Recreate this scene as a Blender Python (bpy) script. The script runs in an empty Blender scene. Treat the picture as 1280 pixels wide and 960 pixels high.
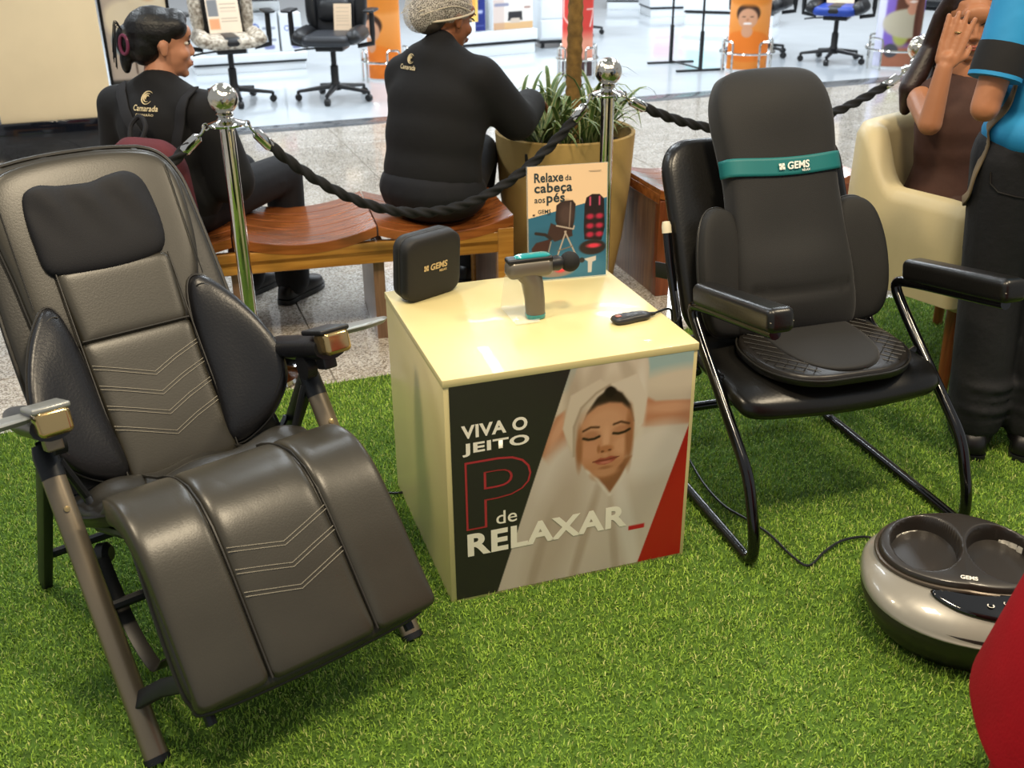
import bpy, bmesh, math, random
import numpy as np
from mathutils import Matrix, Vector
random.seed(7); RNG = np.random.default_rng(7)
S = bpy.context.scene; COL = S.collection
PI = math.pi
def rad(d): return d*PI/180
# ---------------------------------------------------------------- camera
PITCH, ROLL, CAMH, FPX = rad(25.5), rad(-.59), 1.513, 1295.0
_f = Vector((0, math.cos(PITCH), -math.sin(PITCH))); _u = Vector((0, math.sin(PITCH), math.cos(PITCH))); _r = Vector((1, 0, 0))
_r2 = _r*math.cos(ROLL)+_u*math.sin(ROLL); _u2 = -_r*math.sin(ROLL)+_u*math.cos(ROLL)
cd = bpy.data.cameras.new('camera'); cam = bpy.data.objects.new('camera', cd); COL.objects.link(cam)
cm = Matrix.Identity(4)
for i in range(3): cm[i][0] = _r2[i]; cm[i][1] = _u2[i]; cm[i][2] = -_f[i]
cm[2][3] = CAMH; cam.matrix_world = cm
cd.sensor_width = 36; cd.lens = FPX*36/1280; cd.clip_start = .05; cd.clip_end = 200
cd.dof.use_dof = True; cd.dof.focus_distance = 2.6; cd.dof.aperture_fstop = 5.6
S.camera = cam
# ---------------------------------------------------------------- world, lamps of the mall ceiling, exposure
w = bpy.data.worlds.new('world'); S.world = w; w.use_nodes = True
w.node_tree.nodes['Background'].inputs[0].default_value = (.93, .97, 1, 1); w.node_tree.nodes['Background'].inputs[1].default_value = .33
def area(name, loc, size, power, col, rot=(0, 0, 0)):
    l = bpy.data.lights.new(name, 'AREA'); l.shape = 'RECTANGLE'; l.size, l.size_y = size; l.energy = power; l.color = col
    o = bpy.data.objects.new(name, l); COL.objects.link(o); o.location = loc; o.rotation_euler = rot
    return o
WARM, COOL = (1, .83, .58), (.86, .94, 1)
for x, y, e in ((-1.3, 1.5, 42), (.5, 1.2, 56), (2.1, 2.0, 42)): area('kiosk_ceiling_lamp', (x, y, 3.3), (.35, .35), e, WARM)
for x in (-3.2, -.4, 2.4): area('mall_linear_lamp', (x, 5.6+.35*x, 4.0), (.16, 2.6), 60, COOL, (0, 0, rad(10)))
for x in (-4, -1, 2, 5):
    for y in (9.2, 12.2): area('store_panel_lamp', (x, y+.3*x, 3.3), (1.2, 1.2), 75, COOL, (0, 0, rad(20)))
S.view_settings.view_transform = 'Standard'; S.view_settings.look = 'None'; S.view_settings.gamma = 1; S.view_settings.use_curve_mapping = False
S.view_settings.exposure = .45
# ---------------------------------------------------------------- pixel helper: a pixel is a direction, the plane gives the distance
def ray(px, py): return _f+_r2*((px-640)/FPX)+_u2*((480-py)/FPX)
def atz(px, py, z=0.): d = ray(px, py); return Vector((0, 0, CAMH))+d*((z-CAMH)/d.z)
def aty(px, py, y): d = ray(px, py); return Vector((0, 0, CAMH))+d*(y/d.y)
# ---------------------------------------------------------------- materials
MATS = {}
def srgb(h):
    if isinstance(h, str):
        c = [int(h[i:i+2], 16)/255 for i in (0, 2, 4)]
        return tuple(x/12.92 if x <= .04045 else ((x+.055)/1.055)**2.4 for x in c)
    return h
def mat(name, col, rough=.5, metal=0., var=.12, vscale=8., bump=0., bscale=60., coat=0., trans=0., ior=1.45, spec=.5, col2=None, sheen=0., emit=None, es=1., alpha=1.):
    if name in MATS: return MATS[name]
    m = bpy.data.materials.new(name); MATS[name] = m; m.use_nodes = True; nt = m.node_tree; N = nt.nodes; b = N['Principled BSDF']
    c = srgb(col); tc = N.new('ShaderNodeTexCoord')
    b.inputs['Roughness'].default_value = rough; b.inputs['Metallic'].default_value = metal; b.inputs['Specular IOR Level'].default_value = spec
    b.inputs['Coat Weight'].default_value = coat; b.inputs['Transmission Weight'].default_value = trans; b.inputs['IOR'].default_value = ior
    b.inputs['Sheen Weight'].default_value = sheen; b.inputs['Alpha'].default_value = alpha
    c2 = srgb(col2) if col2 else tuple(max(0, x*(1-var)) for x in c)
    n = N.new('ShaderNodeTexNoise'); n.inputs['Scale'].default_value = vscale; n.inputs['Detail'].default_value = 4; nt.links.new(tc.outputs['Object'], n.inputs['Vector'])
    r = N.new('ShaderNodeValToRGB'); r.color_ramp.elements[0].position = .35; r.color_ramp.elements[1].position = .65
    r.color_ramp.elements[0].color = (*c2, 1); r.color_ramp.elements[1].color = (*c, 1)
    nt.links.new(n.outputs['Fac'], r.inputs['Fac']); nt.links.new(r.outputs['Color'], b.inputs['Base Color'])
    if bump:
        n2 = N.new('ShaderNodeTexNoise'); n2.inputs['Scale'].default_value = bscale; n2.inputs['Detail'].default_value = 3; nt.links.new(tc.outputs['Object'], n2.inputs['Vector'])
        bp = N.new('ShaderNodeBump'); bp.inputs['Strength'].default_value = bump; bp.inputs['Distance'].default_value = .003
        nt.links.new(n2.outputs['Fac'], bp.inputs['Height']); nt.links.new(bp.outputs['Normal'], b.inputs['Normal'])
    if emit: b.inputs['Emission Color'].default_value = (*srgb(emit), 1); b.inputs['Emission Strength'].default_value = es
    return m
def mat_attr(name, rough=.5, spec=.4, var=.0, coat=0.):
    if name in MATS: return MATS[name]
    m = bpy.data.materials.new(name); MATS[name] = m; m.use_nodes = True; nt = m.node_tree; N = nt.nodes; b = N['Principled BSDF']
    a = N.new('ShaderNodeVertexColor'); a.layer_name = 'Col'; nt.links.new(a.outputs['Color'], b.inputs['Base Color'])
    b.inputs['Roughness'].default_value = rough; b.inputs['Specular IOR Level'].default_value = spec; b.inputs['Coat Weight'].default_value = coat
    return m
def mat_wood(name, c1, c2, rough=.25, scale=(1.2, 14, 14), coat=.3):
    if name in MATS: return MATS[name]
    m = bpy.data.materials.new(name); MATS[name] = m; m.use_nodes = True; nt = m.node_tree; N = nt.nodes; b = N['Principled BSDF']
    tc = N.new('ShaderNodeTexCoord'); mp = N.new('ShaderNodeMapping'); mp.inputs['Scale'].default_value = scale; nt.links.new(tc.outputs['Object'], mp.inputs['Vector'])
    n = N.new('ShaderNodeTexNoise'); n.inputs['Scale'].default_value = 3; n.inputs['Detail'].default_value = 5; n.inputs['Distortion'].default_value = .6; nt.links.new(mp.outputs['Vector'], n.inputs['Vector'])
    r = N.new('ShaderNodeValToRGB'); r.color_ramp.elements[0].position = .3; r.color_ramp.elements[1].position = .7
    r.color_ramp.elements[0].color = (*srgb(c1), 1); r.color_ramp.elements[1].color = (*srgb(c2), 1)
    nt.links.new(n.outputs['Fac'], r.inputs['Fac']); nt.links.new(r.outputs['Color'], b.inputs['Base Color'])
    b.inputs['Roughness'].default_value = rough; b.inputs['Coat Weight'].default_value = coat; b.inputs['Coat Roughness'].default_value = .15
    return m
def mat_granite(name, base, dark, light, rough=.12, scale=70):
    m = bpy.data.materials.new(name); MATS[name] = m; m.use_nodes = True; nt = m.node_tree; N = nt.nodes; b = N['Principled BSDF']
    g = N.new('ShaderNodeNewGeometry')
    v = N.new('ShaderNodeTexVoronoi'); v.inputs['Scale'].default_value = scale; nt.links.new(g.outputs['Position'], v.inputs['Vector'])
    n = N.new('ShaderNodeTexNoise'); n.inputs['Scale'].default_value = 6; n.inputs['Detail'].default_value = 6; nt.links.new(g.outputs['Position'], n.inputs['Vector'])
    sx = N.new('ShaderNodeSeparateColor'); nt.links.new(v.outputs['Color'], sx.inputs['Color'])
    r = N.new('ShaderNodeValToRGB'); e = r.color_ramp.elements; e[0].position = .1; e[0].color = (*srgb(dark), 1); e[1].position = .9; e[1].color = (*srgb(light), 1)
    k = e.new(.45); k.color = (*srgb(base), 1); nt.links.new(sx.outputs['Red'], r.inputs['Fac'])
    mx = N.new('ShaderNodeMix'); mx.data_type = 'RGBA'; mx.blend_type = 'MULTIPLY'; mx.inputs['Factor'].default_value = .5
    r2 = N.new('ShaderNodeValToRGB'); r2.color_ramp.elements[0].position = .3; r2.color_ramp.elements[0].color = (.62, .58, .52, 1); r2.color_ramp.elements[1].position = .65; r2.color_ramp.elements[1].color = (1, 1, 1, 1)
    nt.links.new(n.outputs['Fac'], r2.inputs['Fac']); nt.links.new(r.outputs['Color'], mx.inputs['A']); nt.links.new(r2.outputs['Color'], mx.inputs['B'])
    nt.links.new(mx.outputs['Result'], b.inputs['Base Color']); b.inputs['Roughness'].default_value = rough; b.inputs['Coat Weight'].default_value = .25; b.inputs['Coat Roughness'].default_value = .05
    return m
# ---------------------------------------------------------------- mesh helpers
def link(o, parent=None):
    COL.objects.link(o)
    if parent is not None: o.parent = parent
    return o
def tag(o, label=None, cat=None, group=None, kind=None):
    if label: o['label'] = label
    if cat: o['category'] = cat
    if group: o['group'] = group
    if kind: o['kind'] = kind
    return o
def thing(name, label, cat, loc=(0, 0, 0), rz=0, group=None):
    o = link(bpy.data.objects.new(name, None)); o.location = loc; o.rotation_euler = (0, 0, rz); o.empty_display_size = .1
    return tag(o, label, cat, group)
def dup(root, loc=None, rz=None, label=None, parent=None):
    c = link(root.copy(), parent)
    if loc is not None: c.location = loc
    if rz is not None: c.rotation_euler = (0, 0, rz)
    if label: c['label'] = label
    for ch in list(root.children): dup(ch, parent=c)
    return c
def cr(pts, n=8, closed=False):
    P = [np.array(p, float) for p in pts]; out = []; m = len(P)
    for i in range(m if closed else m-1):
        g = lambda k: P[k % m] if closed else P[min(max(k, 0), m-1)]
        a, b, c, d = g(i-1), g(i), g(i+1), g(i+2)
        for j in range(n):
            t = j/n; out.append(.5*((2*b)+(c-a)*t+(2*a-5*b+4*c-d)*t*t+(3*b-a-3*c+d)*t**3))
    if not closed: out.append(P[-1])
    return out
def fillet(pts, r, n=5):
    P = [np.array(p, float) for p in pts]; out = [P[0]]
    for i in range(1, len(P)-1):
        a, b, c = P[i-1], P[i], P[i+1]; d1 = a-b; d2 = c-b; l1 = np.linalg.norm(d1); l2 = np.linalg.norm(d2); rr = min(r, l1*.49, l2*.49)
        p, q = b+d1/l1*rr, b+d2/l2*rr
        for j in range(n+1):
            t = j/n; out.append((1-t)**2*p+2*t*(1-t)*b+t*t*q)
    out.append(P[-1]); return out
def rrect(w, h, r, n=6):
    r = min(r, w/2-1e-4, h/2-1e-4); out = []
    for cx, cy, a0 in ((w/2-r, h/2-r, 0), (-w/2+r, h/2-r, 90), (-w/2+r, -h/2+r, 180), (w/2-r, -h/2+r, 270)):
        for j in range(n+1): a = rad(a0+90*j/n); out.append((cx+r*math.cos(a), cy+r*math.sin(a)))
    return out
def basis(d):
    d = np.array(d, float); d /= np.linalg.norm(d); a = np.array((0, 0, 1.)) if abs(d[2]) < .9 else np.array((1., 0, 0))
    x = np.cross(a, d); x /= np.linalg.norm(x); return x, np.cross(d, x), d
def T(loc=(0, 0, 0), rx=0, ry=0, rz=0, sc=(1, 1, 1)):
    return Matrix.Translation(loc) @ Matrix.Rotation(rz, 4, 'Z') @ Matrix.Rotation(ry, 4, 'Y') @ Matrix.Rotation(rx, 4, 'X') @ Matrix.Diagonal((*sc, 1))
def frame(o, x, y, z):
    M = Matrix.Identity(4)
    for i in range(3): M[i][0] = x[i]; M[i][1] = y[i]; M[i][2] = z[i]; M[i][3] = o[i]
    return M
class MB:
    def __init__(s): s.v = []; s.f = []
    def add(s, V, F, M=None):
        k = len(s.v)
        if M is not None:
            A = np.array(M); V = np.asarray(V, float) @ A[:3, :3].T+A[:3, 3]
        s.v += [tuple(p) for p in V]; s.f += [tuple(i+k for i in f) for f in F]; return s
    def box(s, size, c=(0, 0, 0), M=None, r=0, k=2):
        hx, hy, hz = (x/2 for x in size)
        if r <= 0:
            V = np.array([(x, y, z) for x in (-hx, hx) for y in (-hy, hy) for z in (-hz, hz)])+np.array(c)
            return s.add(V, [(0, 1, 3, 2), (4, 6, 7, 5), (0, 4, 5, 1), (2, 3, 7, 6), (0, 2, 6, 4), (1, 5, 7, 3)], M)
        r = min(r, hx*.999, hy*.999, hz*.999)
        ax = []
        for h in (hx, hy, hz):
            o = [r*(1-math.tan(PI/4*(1-j/k))) for j in range(k+1)]; ax.append([-h+t for t in o]+[h-t for t in reversed(o)])
        n = 2*k+2; idx = {}; V = []; F = []
        def vid(i, j, l):
            if (i, j, l) not in idx:
                p = np.array((ax[0][i], ax[1][j], ax[2][l])); H = np.array((hx, hy, hz))-r; q = np.clip(p, -H, H); d = p-q
                idx[(i, j, l)] = len(V); V.append(q+d/np.linalg.norm(d)*r+np.array(c))
            return idx[(i, j, l)]
        for a in range(n-1):
            for b in range(n-1):
                for e, fl in ((0, 0), (n-1, 1)):
                    for q in ([(a, b, e), (a+1, b, e), (a+1, b+1, e), (a, b+1, e)], [(e, a, b), (e, a+1, b), (e, a+1, b+1), (e, a, b+1)], [(b, e, a), (b, e, a+1), (b+1, e, a+1), (b+1, e, a)]):
                        g = [vid(*t) for t in q]; F.append(tuple(g if fl else reversed(g)))
        return s.add(V, F, M)
    def loft(s, rings, M=None, closed=False, caps=True):
        m = len(rings[0]); n = len(rings); V = [p for r in rings for p in r]; F = []
        for i in range(n if closed else n-1):
            for j in range(m):
                a = i*m+j; b = i*m+(j+1) % m; c = ((i+1) % n)*m; F.append((a, b, c+(j+1) % m, c+j))
        if caps and not closed: F.append(tuple(reversed(range(m)))); F.append(tuple((n-1)*m+j for j in range(m)))
        return s.add(V, F, M)
    def tube(s, pts, r, k=10, M=None, closed=False, caps=True, flat=1., twist=None):
        P = [np.array(p, float) for p in pts]; n = len(P); R = r if hasattr(r, '__len__') else [r]*n; rings = []; x = None
        for i in range(n):
            d = (P[(i+1) % n]-P[i-1]) if closed else P[min(i+1, n-1)]-P[max(i-1, 0)]
            d = d/(np.linalg.norm(d)+1e-12)
            if x is None: x, y, _ = basis(d) if twist is None else (np.array(twist, float), None, None)
            x = x-d*np.dot(x, d); x /= np.linalg.norm(x)+1e-12; y = np.cross(d, x)
            rings.append([P[i]+R[i]*(x*math.cos(2*PI*j/k)+y*flat*math.sin(2*PI*j/k)) for j in range(k)])
        return s.loft(rings, M, closed, caps)
    def bar(s, pts, w, t, xdir, r=.004, M=None):                      # rectangular bar along a path
        P = [np.array(p, float) for p in pts]; rings = []; x = np.array(xdir, float); pr = rrect(w, t, r, 2)
        for i in range(len(P)):
            d = P[min(i+1, len(P)-1)]-P[max(i-1, 0)]; d /= np.linalg.norm(d); xx = x-d*np.dot(x, d); xx /= np.linalg.norm(xx); y = np.cross(d, xx)
            rings.append([P[i]+xx*a+y*b for a, b in pr])
        return s.loft(rings, M)
    def lathe(s, prof, c=(0, 0, 0), k=24, M=None, ax=(0, 0, 1)):
        x, y, d = basis(ax); c = np.array(c, float)
        return s.loft([[c+d*z+r*(x*math.cos(2*PI*j/k)+y*math.sin(2*PI*j/k)) for j in range(k)] for r, z in prof], M)
    def cyl(s, a, b, r0, r1=None, k=14, M=None):
        return s.tube([a, b], [r0, r0 if r1 is None else r1], k, M)
    def ell(s, c, rx, ry=None, rz=None, M=None, k=16, R=None):
        ry = rx if ry is None else ry; rz = rx if rz is None else rz; V = []; n = k//2
        for i in range(1, n):
            a = PI*i/n
            V += [(rx*math.sin(a)*math.cos(2*PI*j/k), ry*math.sin(a)*math.sin(2*PI*j/k), -rz*math.cos(a)) for j in range(k)]
        F = [(i*k+j, i*k+(j+1) % k, (i+1)*k+(j+1) % k, (i+1)*k+j) for i in range(n-2) for j in range(k)]
        b = len(V); V += [(0, 0, -rz), (0, 0, rz)]
        F += [(b, (j+1) % k, j) for j in range(k)]+[((n-2)*k+j, (n-2)*k+(j+1) % k, b+1) for j in range(k)]
        V = np.array(V)
        if R is not None: V = V @ np.array(R)[:3, :3].T
        return s.add(V+np.array(c, float), F, M)
    def cap(s, a, b, r0, r1, k=14, M=None):                            # tapered capsule
        a = np.array(a, float); b = np.array(b, float); x, y, d = basis(b-a); rings = []
        for i in range(1, 5): t = PI/2*i/4; rings.append((a-d*r0*math.cos(t), r0*math.sin(t)))
        for i in range(0, 4): t = PI/2*i/4; rings.append((b+d*r1*math.sin(t), r1*math.cos(t)))
        return s.loft([[c+r*(x*math.cos(2*PI*j/k)+y*math.sin(2*PI*j/k)) for j in range(k)] for c, r in rings], M)
    def chain(s, pts, rs, k=14, M=None):
        for i in range(len(pts)-1): s.cap(pts[i], pts[i+1], rs[i], rs[i+1], k, M)
        return s
    def prism(s, poly, d, M=None):
        n = len(poly); V = [(x, y, 0) for x, y in poly]+[(x, y, d) for x, y in poly]
        F = [tuple(reversed(range(n))), tuple(range(n, 2*n))]+[(i, (i+1) % n, n+(i+1) % n, n+i) for i in range(n)]
        return s.add(V, F, M)
    def pillow(s, outline, top, bot, p=4., N=32, M=None, fn=None, c=None, pb=None):
        O = np.array(outline, float); lo, hi = O.min(0), O.max(0); ce = (lo+hi)/2 if c is None else np.array(c, float)
        Q = (O-(lo+hi)/2)/(hi-lo)*2
        ci = [int(np.argmax(Q @ np.array(sg))) for sg in ((1, -1), (1, 1), (-1, 1), (-1, -1))]
        area2 = np.sum(O[:, 0]*np.roll(O[:, 1], -1)-np.roll(O[:, 0], -1)*O[:, 1])
        if area2 < 0: return s.pillow(list(reversed(list(map(tuple, O)))), top, bot, p, N, M, fn, ce, pb)
        sides = []
        for a in range(4):
            i, j = ci[a], ci[(a+1) % 4]; seg = [O[q % len(O)] for q in range(i, (j if j > i else j+len(O))+1)]
            L = np.r_[0, np.cumsum([np.linalg.norm(seg[q+1]-seg[q]) for q in range(len(seg)-1)])]; sides.append((np.array(seg), L/L[-1]))
        def B(a, b):
            if abs(a) >= abs(b): side, t = (0, (b/a+1)/2) if a > 0 else (2, (b/a+1)/2)
            else: side, t = (1, (1-a/b)/2) if b > 0 else (3, (1-a/b)/2)
            sg, L = sides[side]; return np.array((np.interp(t, L, sg[:, 0]), np.interp(t, L, sg[:, 1])))
        g = [math.sin(PI/2*(2*i/N-1)) *.55+(2*i/N-1)*.45 for i in range(N+1)]; V = []; ix = {}
        pb = pb or p
        for sd, h, pp in ((0, top, p), (1, -bot, pb)):
            for i, a in enumerate(g):
                for j, b in enumerate(g):
                    t = max(abs(a), abs(b)); ed = i in (0, N) or j in (0, N)
                    if sd and ed: ix[(1, i, j)] = ix[(0, i, j)]; continue
                    xy = ce if t < 1e-9 else ce+t*(B(a/t, b/t)-ce)
                    z = 0 if ed else h*max(0, 1-t**pp)**(1/pp)
                    ix[(sd, i, j)] = len(V); V.append((xy[0], xy[1], z))
        F = []
        for i in range(N):
            for j in range(N):
                F.append((ix[(0, i, j)], ix[(0, i+1, j)], ix[(0, i+1, j+1)], ix[(0, i, j+1)])); F.append((ix[(1, i, j)], ix[(1, i, j+1)], ix[(1, i+1, j+1)], ix[(1, i+1, j)]))
        if fn: V = [fn(*q) for q in V]
        return s.add(V, F, M)
    def build(s, name, m, parent=None, smooth=True, ang=40, sub=0):
        me = bpy.data.meshes.new(name); me.from_pydata([tuple(map(float, p)) for p in s.v], [], s.f); me.materials.append(m)
        if smooth:
            me.polygons.foreach_set('use_smooth', [True]*len(me.polygons))
            if ang < 180: me.set_sharp_from_angle(angle=rad(ang))
        me.update(); o = link(bpy.data.objects.new(name, me), parent)
        if sub: k = o.modifiers.new('sub', 'SUBSURF'); k.levels = k.render_levels = sub
        return o
    def blend(s, name, m, parent=None, voxel=.01, it=6, fac=.5):       # fuse overlapping solids into one continuous skin
        o = s.build(name, m, None, True, 180); k = o.modifiers.new('r', 'REMESH'); k.mode = 'VOXEL'; k.voxel_size = voxel; k.use_smooth_shade = True
        k = o.modifiers.new('s', 'SMOOTH'); k.iterations = it; k.factor = fac
        dg = bpy.context.evaluated_depsgraph_get(); me = bpy.data.meshes.new_from_object(o.evaluated_get(dg)); old = o.data
        o.modifiers.clear(); o.data = me; bpy.data.meshes.remove(old); me.name = name
        me.materials.clear(); me.materials.append(m); me.polygons.foreach_set('use_smooth', [True]*len(me.polygons))
        if parent is not None: o.parent = parent
        return o
def text(name, body, size, m, parent, M, off=0., ext=.0006, align='LEFT', shear=0., space=1., sx=1.):
    cu = bpy.data.curves.new(name, 'FONT'); cu.body = body; cu.size = size; cu.offset = off; cu.extrude = ext; cu.align_x = align; cu.shear = shear; cu.space_character = space
    o = bpy.data.objects.new(name, cu); COL.objects.link(o); dg = bpy.context.evaluated_depsgraph_get(); dg.update()
    me = bpy.data.meshes.new_from_object(o.evaluated_get(dg)); COL.objects.unlink(o); bpy.data.objects.remove(o)
    me.transform(M @ Matrix.Diagonal((sx, 1, 1, 1))); me.materials.clear(); me.materials.append(m); me.name = name
    return link(bpy.data.objects.new(name, me), parent)
def text_fit(name, body, m, parent, box, f, off=0., shear=0.):          # lettering scaled into a box; f maps flat (x, y) to the thing
    cu = bpy.data.curves.new(name, 'FONT'); cu.body = body; cu.size = 1; cu.offset = off*.5; cu.shear = shear; cu.resolution_u = 4; cu.space_character = 1+off*1.2
    o = bpy.data.objects.new(name, cu); COL.objects.link(o); dg = bpy.context.evaluated_depsgraph_get(); dg.update()
    me = bpy.data.meshes.new_from_object(o.evaluated_get(dg)); COL.objects.unlink(o); bpy.data.objects.remove(o)
    c = np.empty(len(me.vertices)*3); me.vertices.foreach_get('co', c); c = c.reshape(-1, 3); lo, hi = c.min(0), c.max(0)
    x = box[0]+(c[:, 0]-lo[0])/(hi[0]-lo[0])*(box[1]-box[0]); y = box[2]+(c[:, 1]-lo[1])/(hi[1]-lo[1])*(box[3]-box[2])
    me.vertices.foreach_set('co', np.array([f(a, b) for a, b in zip(x, y)], np.float32).ravel()); me.materials.clear(); me.materials.append(m); me.name = name; me.update()
    return link(bpy.data.objects.new(name, me), parent)
def printed(name, w, h, nx, ny, paint, parent, M, rough=.4, coat=0., aa=1):   # flat print: colour attribute on a fine sheet, x 0..w, y 0..h
    xs = np.linspace(0, w, nx+1); ys = np.linspace(0, h, ny+1); X, Y = np.meshgrid(xs, ys); C = paint(X, Y)
    V = np.stack([X.ravel(), Y.ravel(), np.zeros(X.size)], 1); A = np.array(M); V = V @ A[:3, :3].T+A[:3, 3]
    i = (np.arange(ny)[:, None]*(nx+1)+np.arange(nx)).ravel(); F = np.stack([i, i+1, i+nx+2, i+nx+1], 1)
    me = bpy.data.meshes.new(name); me.from_pydata(V.tolist(), [], F.tolist()); a = me.color_attributes.new('Col', 'FLOAT_COLOR', 'POINT')
    Cl = np.where(C <= .04045, C/12.92, ((C+.055)/1.055)**2.4); Cl = np.concatenate([Cl.reshape(-1, 3), np.ones((X.size, 1))], 1)
    a.data.foreach_set('color', Cl.astype(np.float32).ravel()); me.materials.append(mat_attr('printed_sheet_%g_%g' % (rough, coat), rough, coat=coat)); me.update()
    return link(bpy.data.objects.new(name, me), parent)
def hx(h): return np.array([int(h[i:i+2], 16)/255 for i in (0, 2, 4)])
class Paint:
    def __init__(s, X, Y, bg): s.X = X; s.Y = Y; s.C = np.ones(X.shape+(3,))*hx(bg)
    def put(s, a, c):
        a = np.clip(a, 0, 1)[..., None]; s.C = s.C*(1-a)+(hx(c) if isinstance(c, str) else c)*a; return s
    def ell(s, cx, cy, rx, ry, c, soft=.1, rot=0, op=1):
        dx, dy = s.X-cx, s.Y-cy; ca, sa = math.cos(rot), math.sin(rot); u, v = dx*ca+dy*sa, -dx*sa+dy*ca
        d = np.sqrt((u/rx)**2+(v/ry)**2); return s.put(np.clip((1-d)/max(soft, 1e-3)+.5, 0, 1)*op, c)
    def poly(s, pts, c, soft=.0015, op=1):
        inside = np.zeros(s.X.shape, bool); dist = np.full(s.X.shape, 9.); n = len(pts)
        for i in range(n):
            (x0, y0), (x1, y1) = pts[i], pts[(i+1) % n]
            with np.errstate(divide='ignore', invalid='ignore'):
                cnd = ((y0 > s.Y) != (y1 > s.Y)) & (s.X < (x1-x0)*(s.Y-y0)/(y1-y0+1e-15)+x0)
            inside ^= cnd; dx, dy = x1-x0, y1-y0; t = np.clip(((s.X-x0)*dx+(s.Y-y0)*dy)/(dx*dx+dy*dy+1e-15), 0, 1)
            dist = np.minimum(dist, np.hypot(s.X-x0-t*dx, s.Y-y0-t*dy))
        sd = np.where(inside, dist, -dist); return s.put(np.clip(sd/soft+.5, 0, 1)*op, c)
    def line(s, pts, wd, c, soft=.001, op=1):
        dist = np.full(s.X.shape, 9.)
        for (x0, y0), (x1, y1) in zip(pts[:-1], pts[1:]):
            dx, dy = x1-x0, y1-y0; t = np.clip(((s.X-x0)*dx+(s.Y-y0)*dy)/(dx*dx+dy*dy+1e-15), 0, 1); dist = np.minimum(dist, np.hypot(s.X-x0-t*dx, s.Y-y0-t*dy))
        return s.put(np.clip((wd/2-dist)/soft+.5, 0, 1)*op, c)
# ================================================================ setting: floors, threshold strip, storefront
FA = rad(20)
def FL(a, b, z=0.): return Vector((a*math.cos(FA)-b*math.sin(FA), a*math.sin(FA)+b*math.cos(FA), z))
GRAN = mat_granite('polished_granite', 'b9b0a2', '7d746a', 'd8d4cc', scale=190)
GROUT = mat('grout', '8c867c', .7); STRIP = mat('dark_threshold_stone', '5f6266', .18, var=.25, vscale=30)
STOREF = mat('white_glossy_store_floor', 'c3cad0', .16, var=.05, vscale=3, coat=.3)
fl = tag(MB().box((16, 9.8, .03), (0, 2.5, -.021)).build('floor', GROUT, smooth=False), kind='structure'); fl.rotation_euler.z = FA
tp = MB().box((.794, .794, .008), (0, 0, -.0045), r=.0015, k=1); tme = None
for i in range(-7, 9):
    for j in range(-4, 6):
        a, b = i*.8+.13, 2.98+j*.8+.4-.12
        if tme is None: o = tp.build('floor_tile', GRAN, fl, smooth=False); tme = o.data
        else: o = link(bpy.data.objects.new('floor_tile', tme), fl)
        o.location = (a, b, 0)
o = tag(MB().box((16, .24, .03), (0, 7.54, -.0145), r=.001, k=1).build('trim_1', STRIP), kind='structure'); o.rotation_euler.z = FA
o = tag(MB().box((24, 14, .03), (2, 14.66, -.015)).build('floor', STOREF, smooth=False), kind='structure'); o.rotation_euler.z = FA
# storefront pillar on the left
CREAM = mat('cream_painted_board', 'ecd5ac', .55, var=.06, vscale=3); BLKG = mat('black_glossy_plinth', '14161c', .08, var=.3, coat=.6)
wl = MB().box((.66, .22, 2.6), (0, .11, .23+1.3), r=.004, k=1).build('wall_left', CREAM); tag(wl, kind='structure')
wl.location = (-2.83, 6.60, 0); wl.rotation_euler.z = FA
MB().box((2.6, .3, .235), (-.95, .13, .1175), r=.004, k=1).build('plinth', BLKG, wl)
DKF = mat('dark_anodised_frame', '1b1c1f', .35, .6)
wn = thing('window_1', None, None, (-2.83, 6.60, 0), FA); tag(wn, kind='structure')
MB().box((.05, .1, 2.6), (-.375, .12, 1.53), r=.003, k=1).build('window_frame', DKF, wn)
MB().box((1.6, .1, .05), (-1.15, .12, .26), r=.003, k=1).build('window_frame', DKF, wn)
GLASS = mat('clear_glass', 'ffffff', .02, var=0, trans=1, ior=1.45)
MB().box((1.6, .012, 2.5), (-1.2, .12, 1.53)).build('pane', GLASS, wn, smooth=False)
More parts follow.
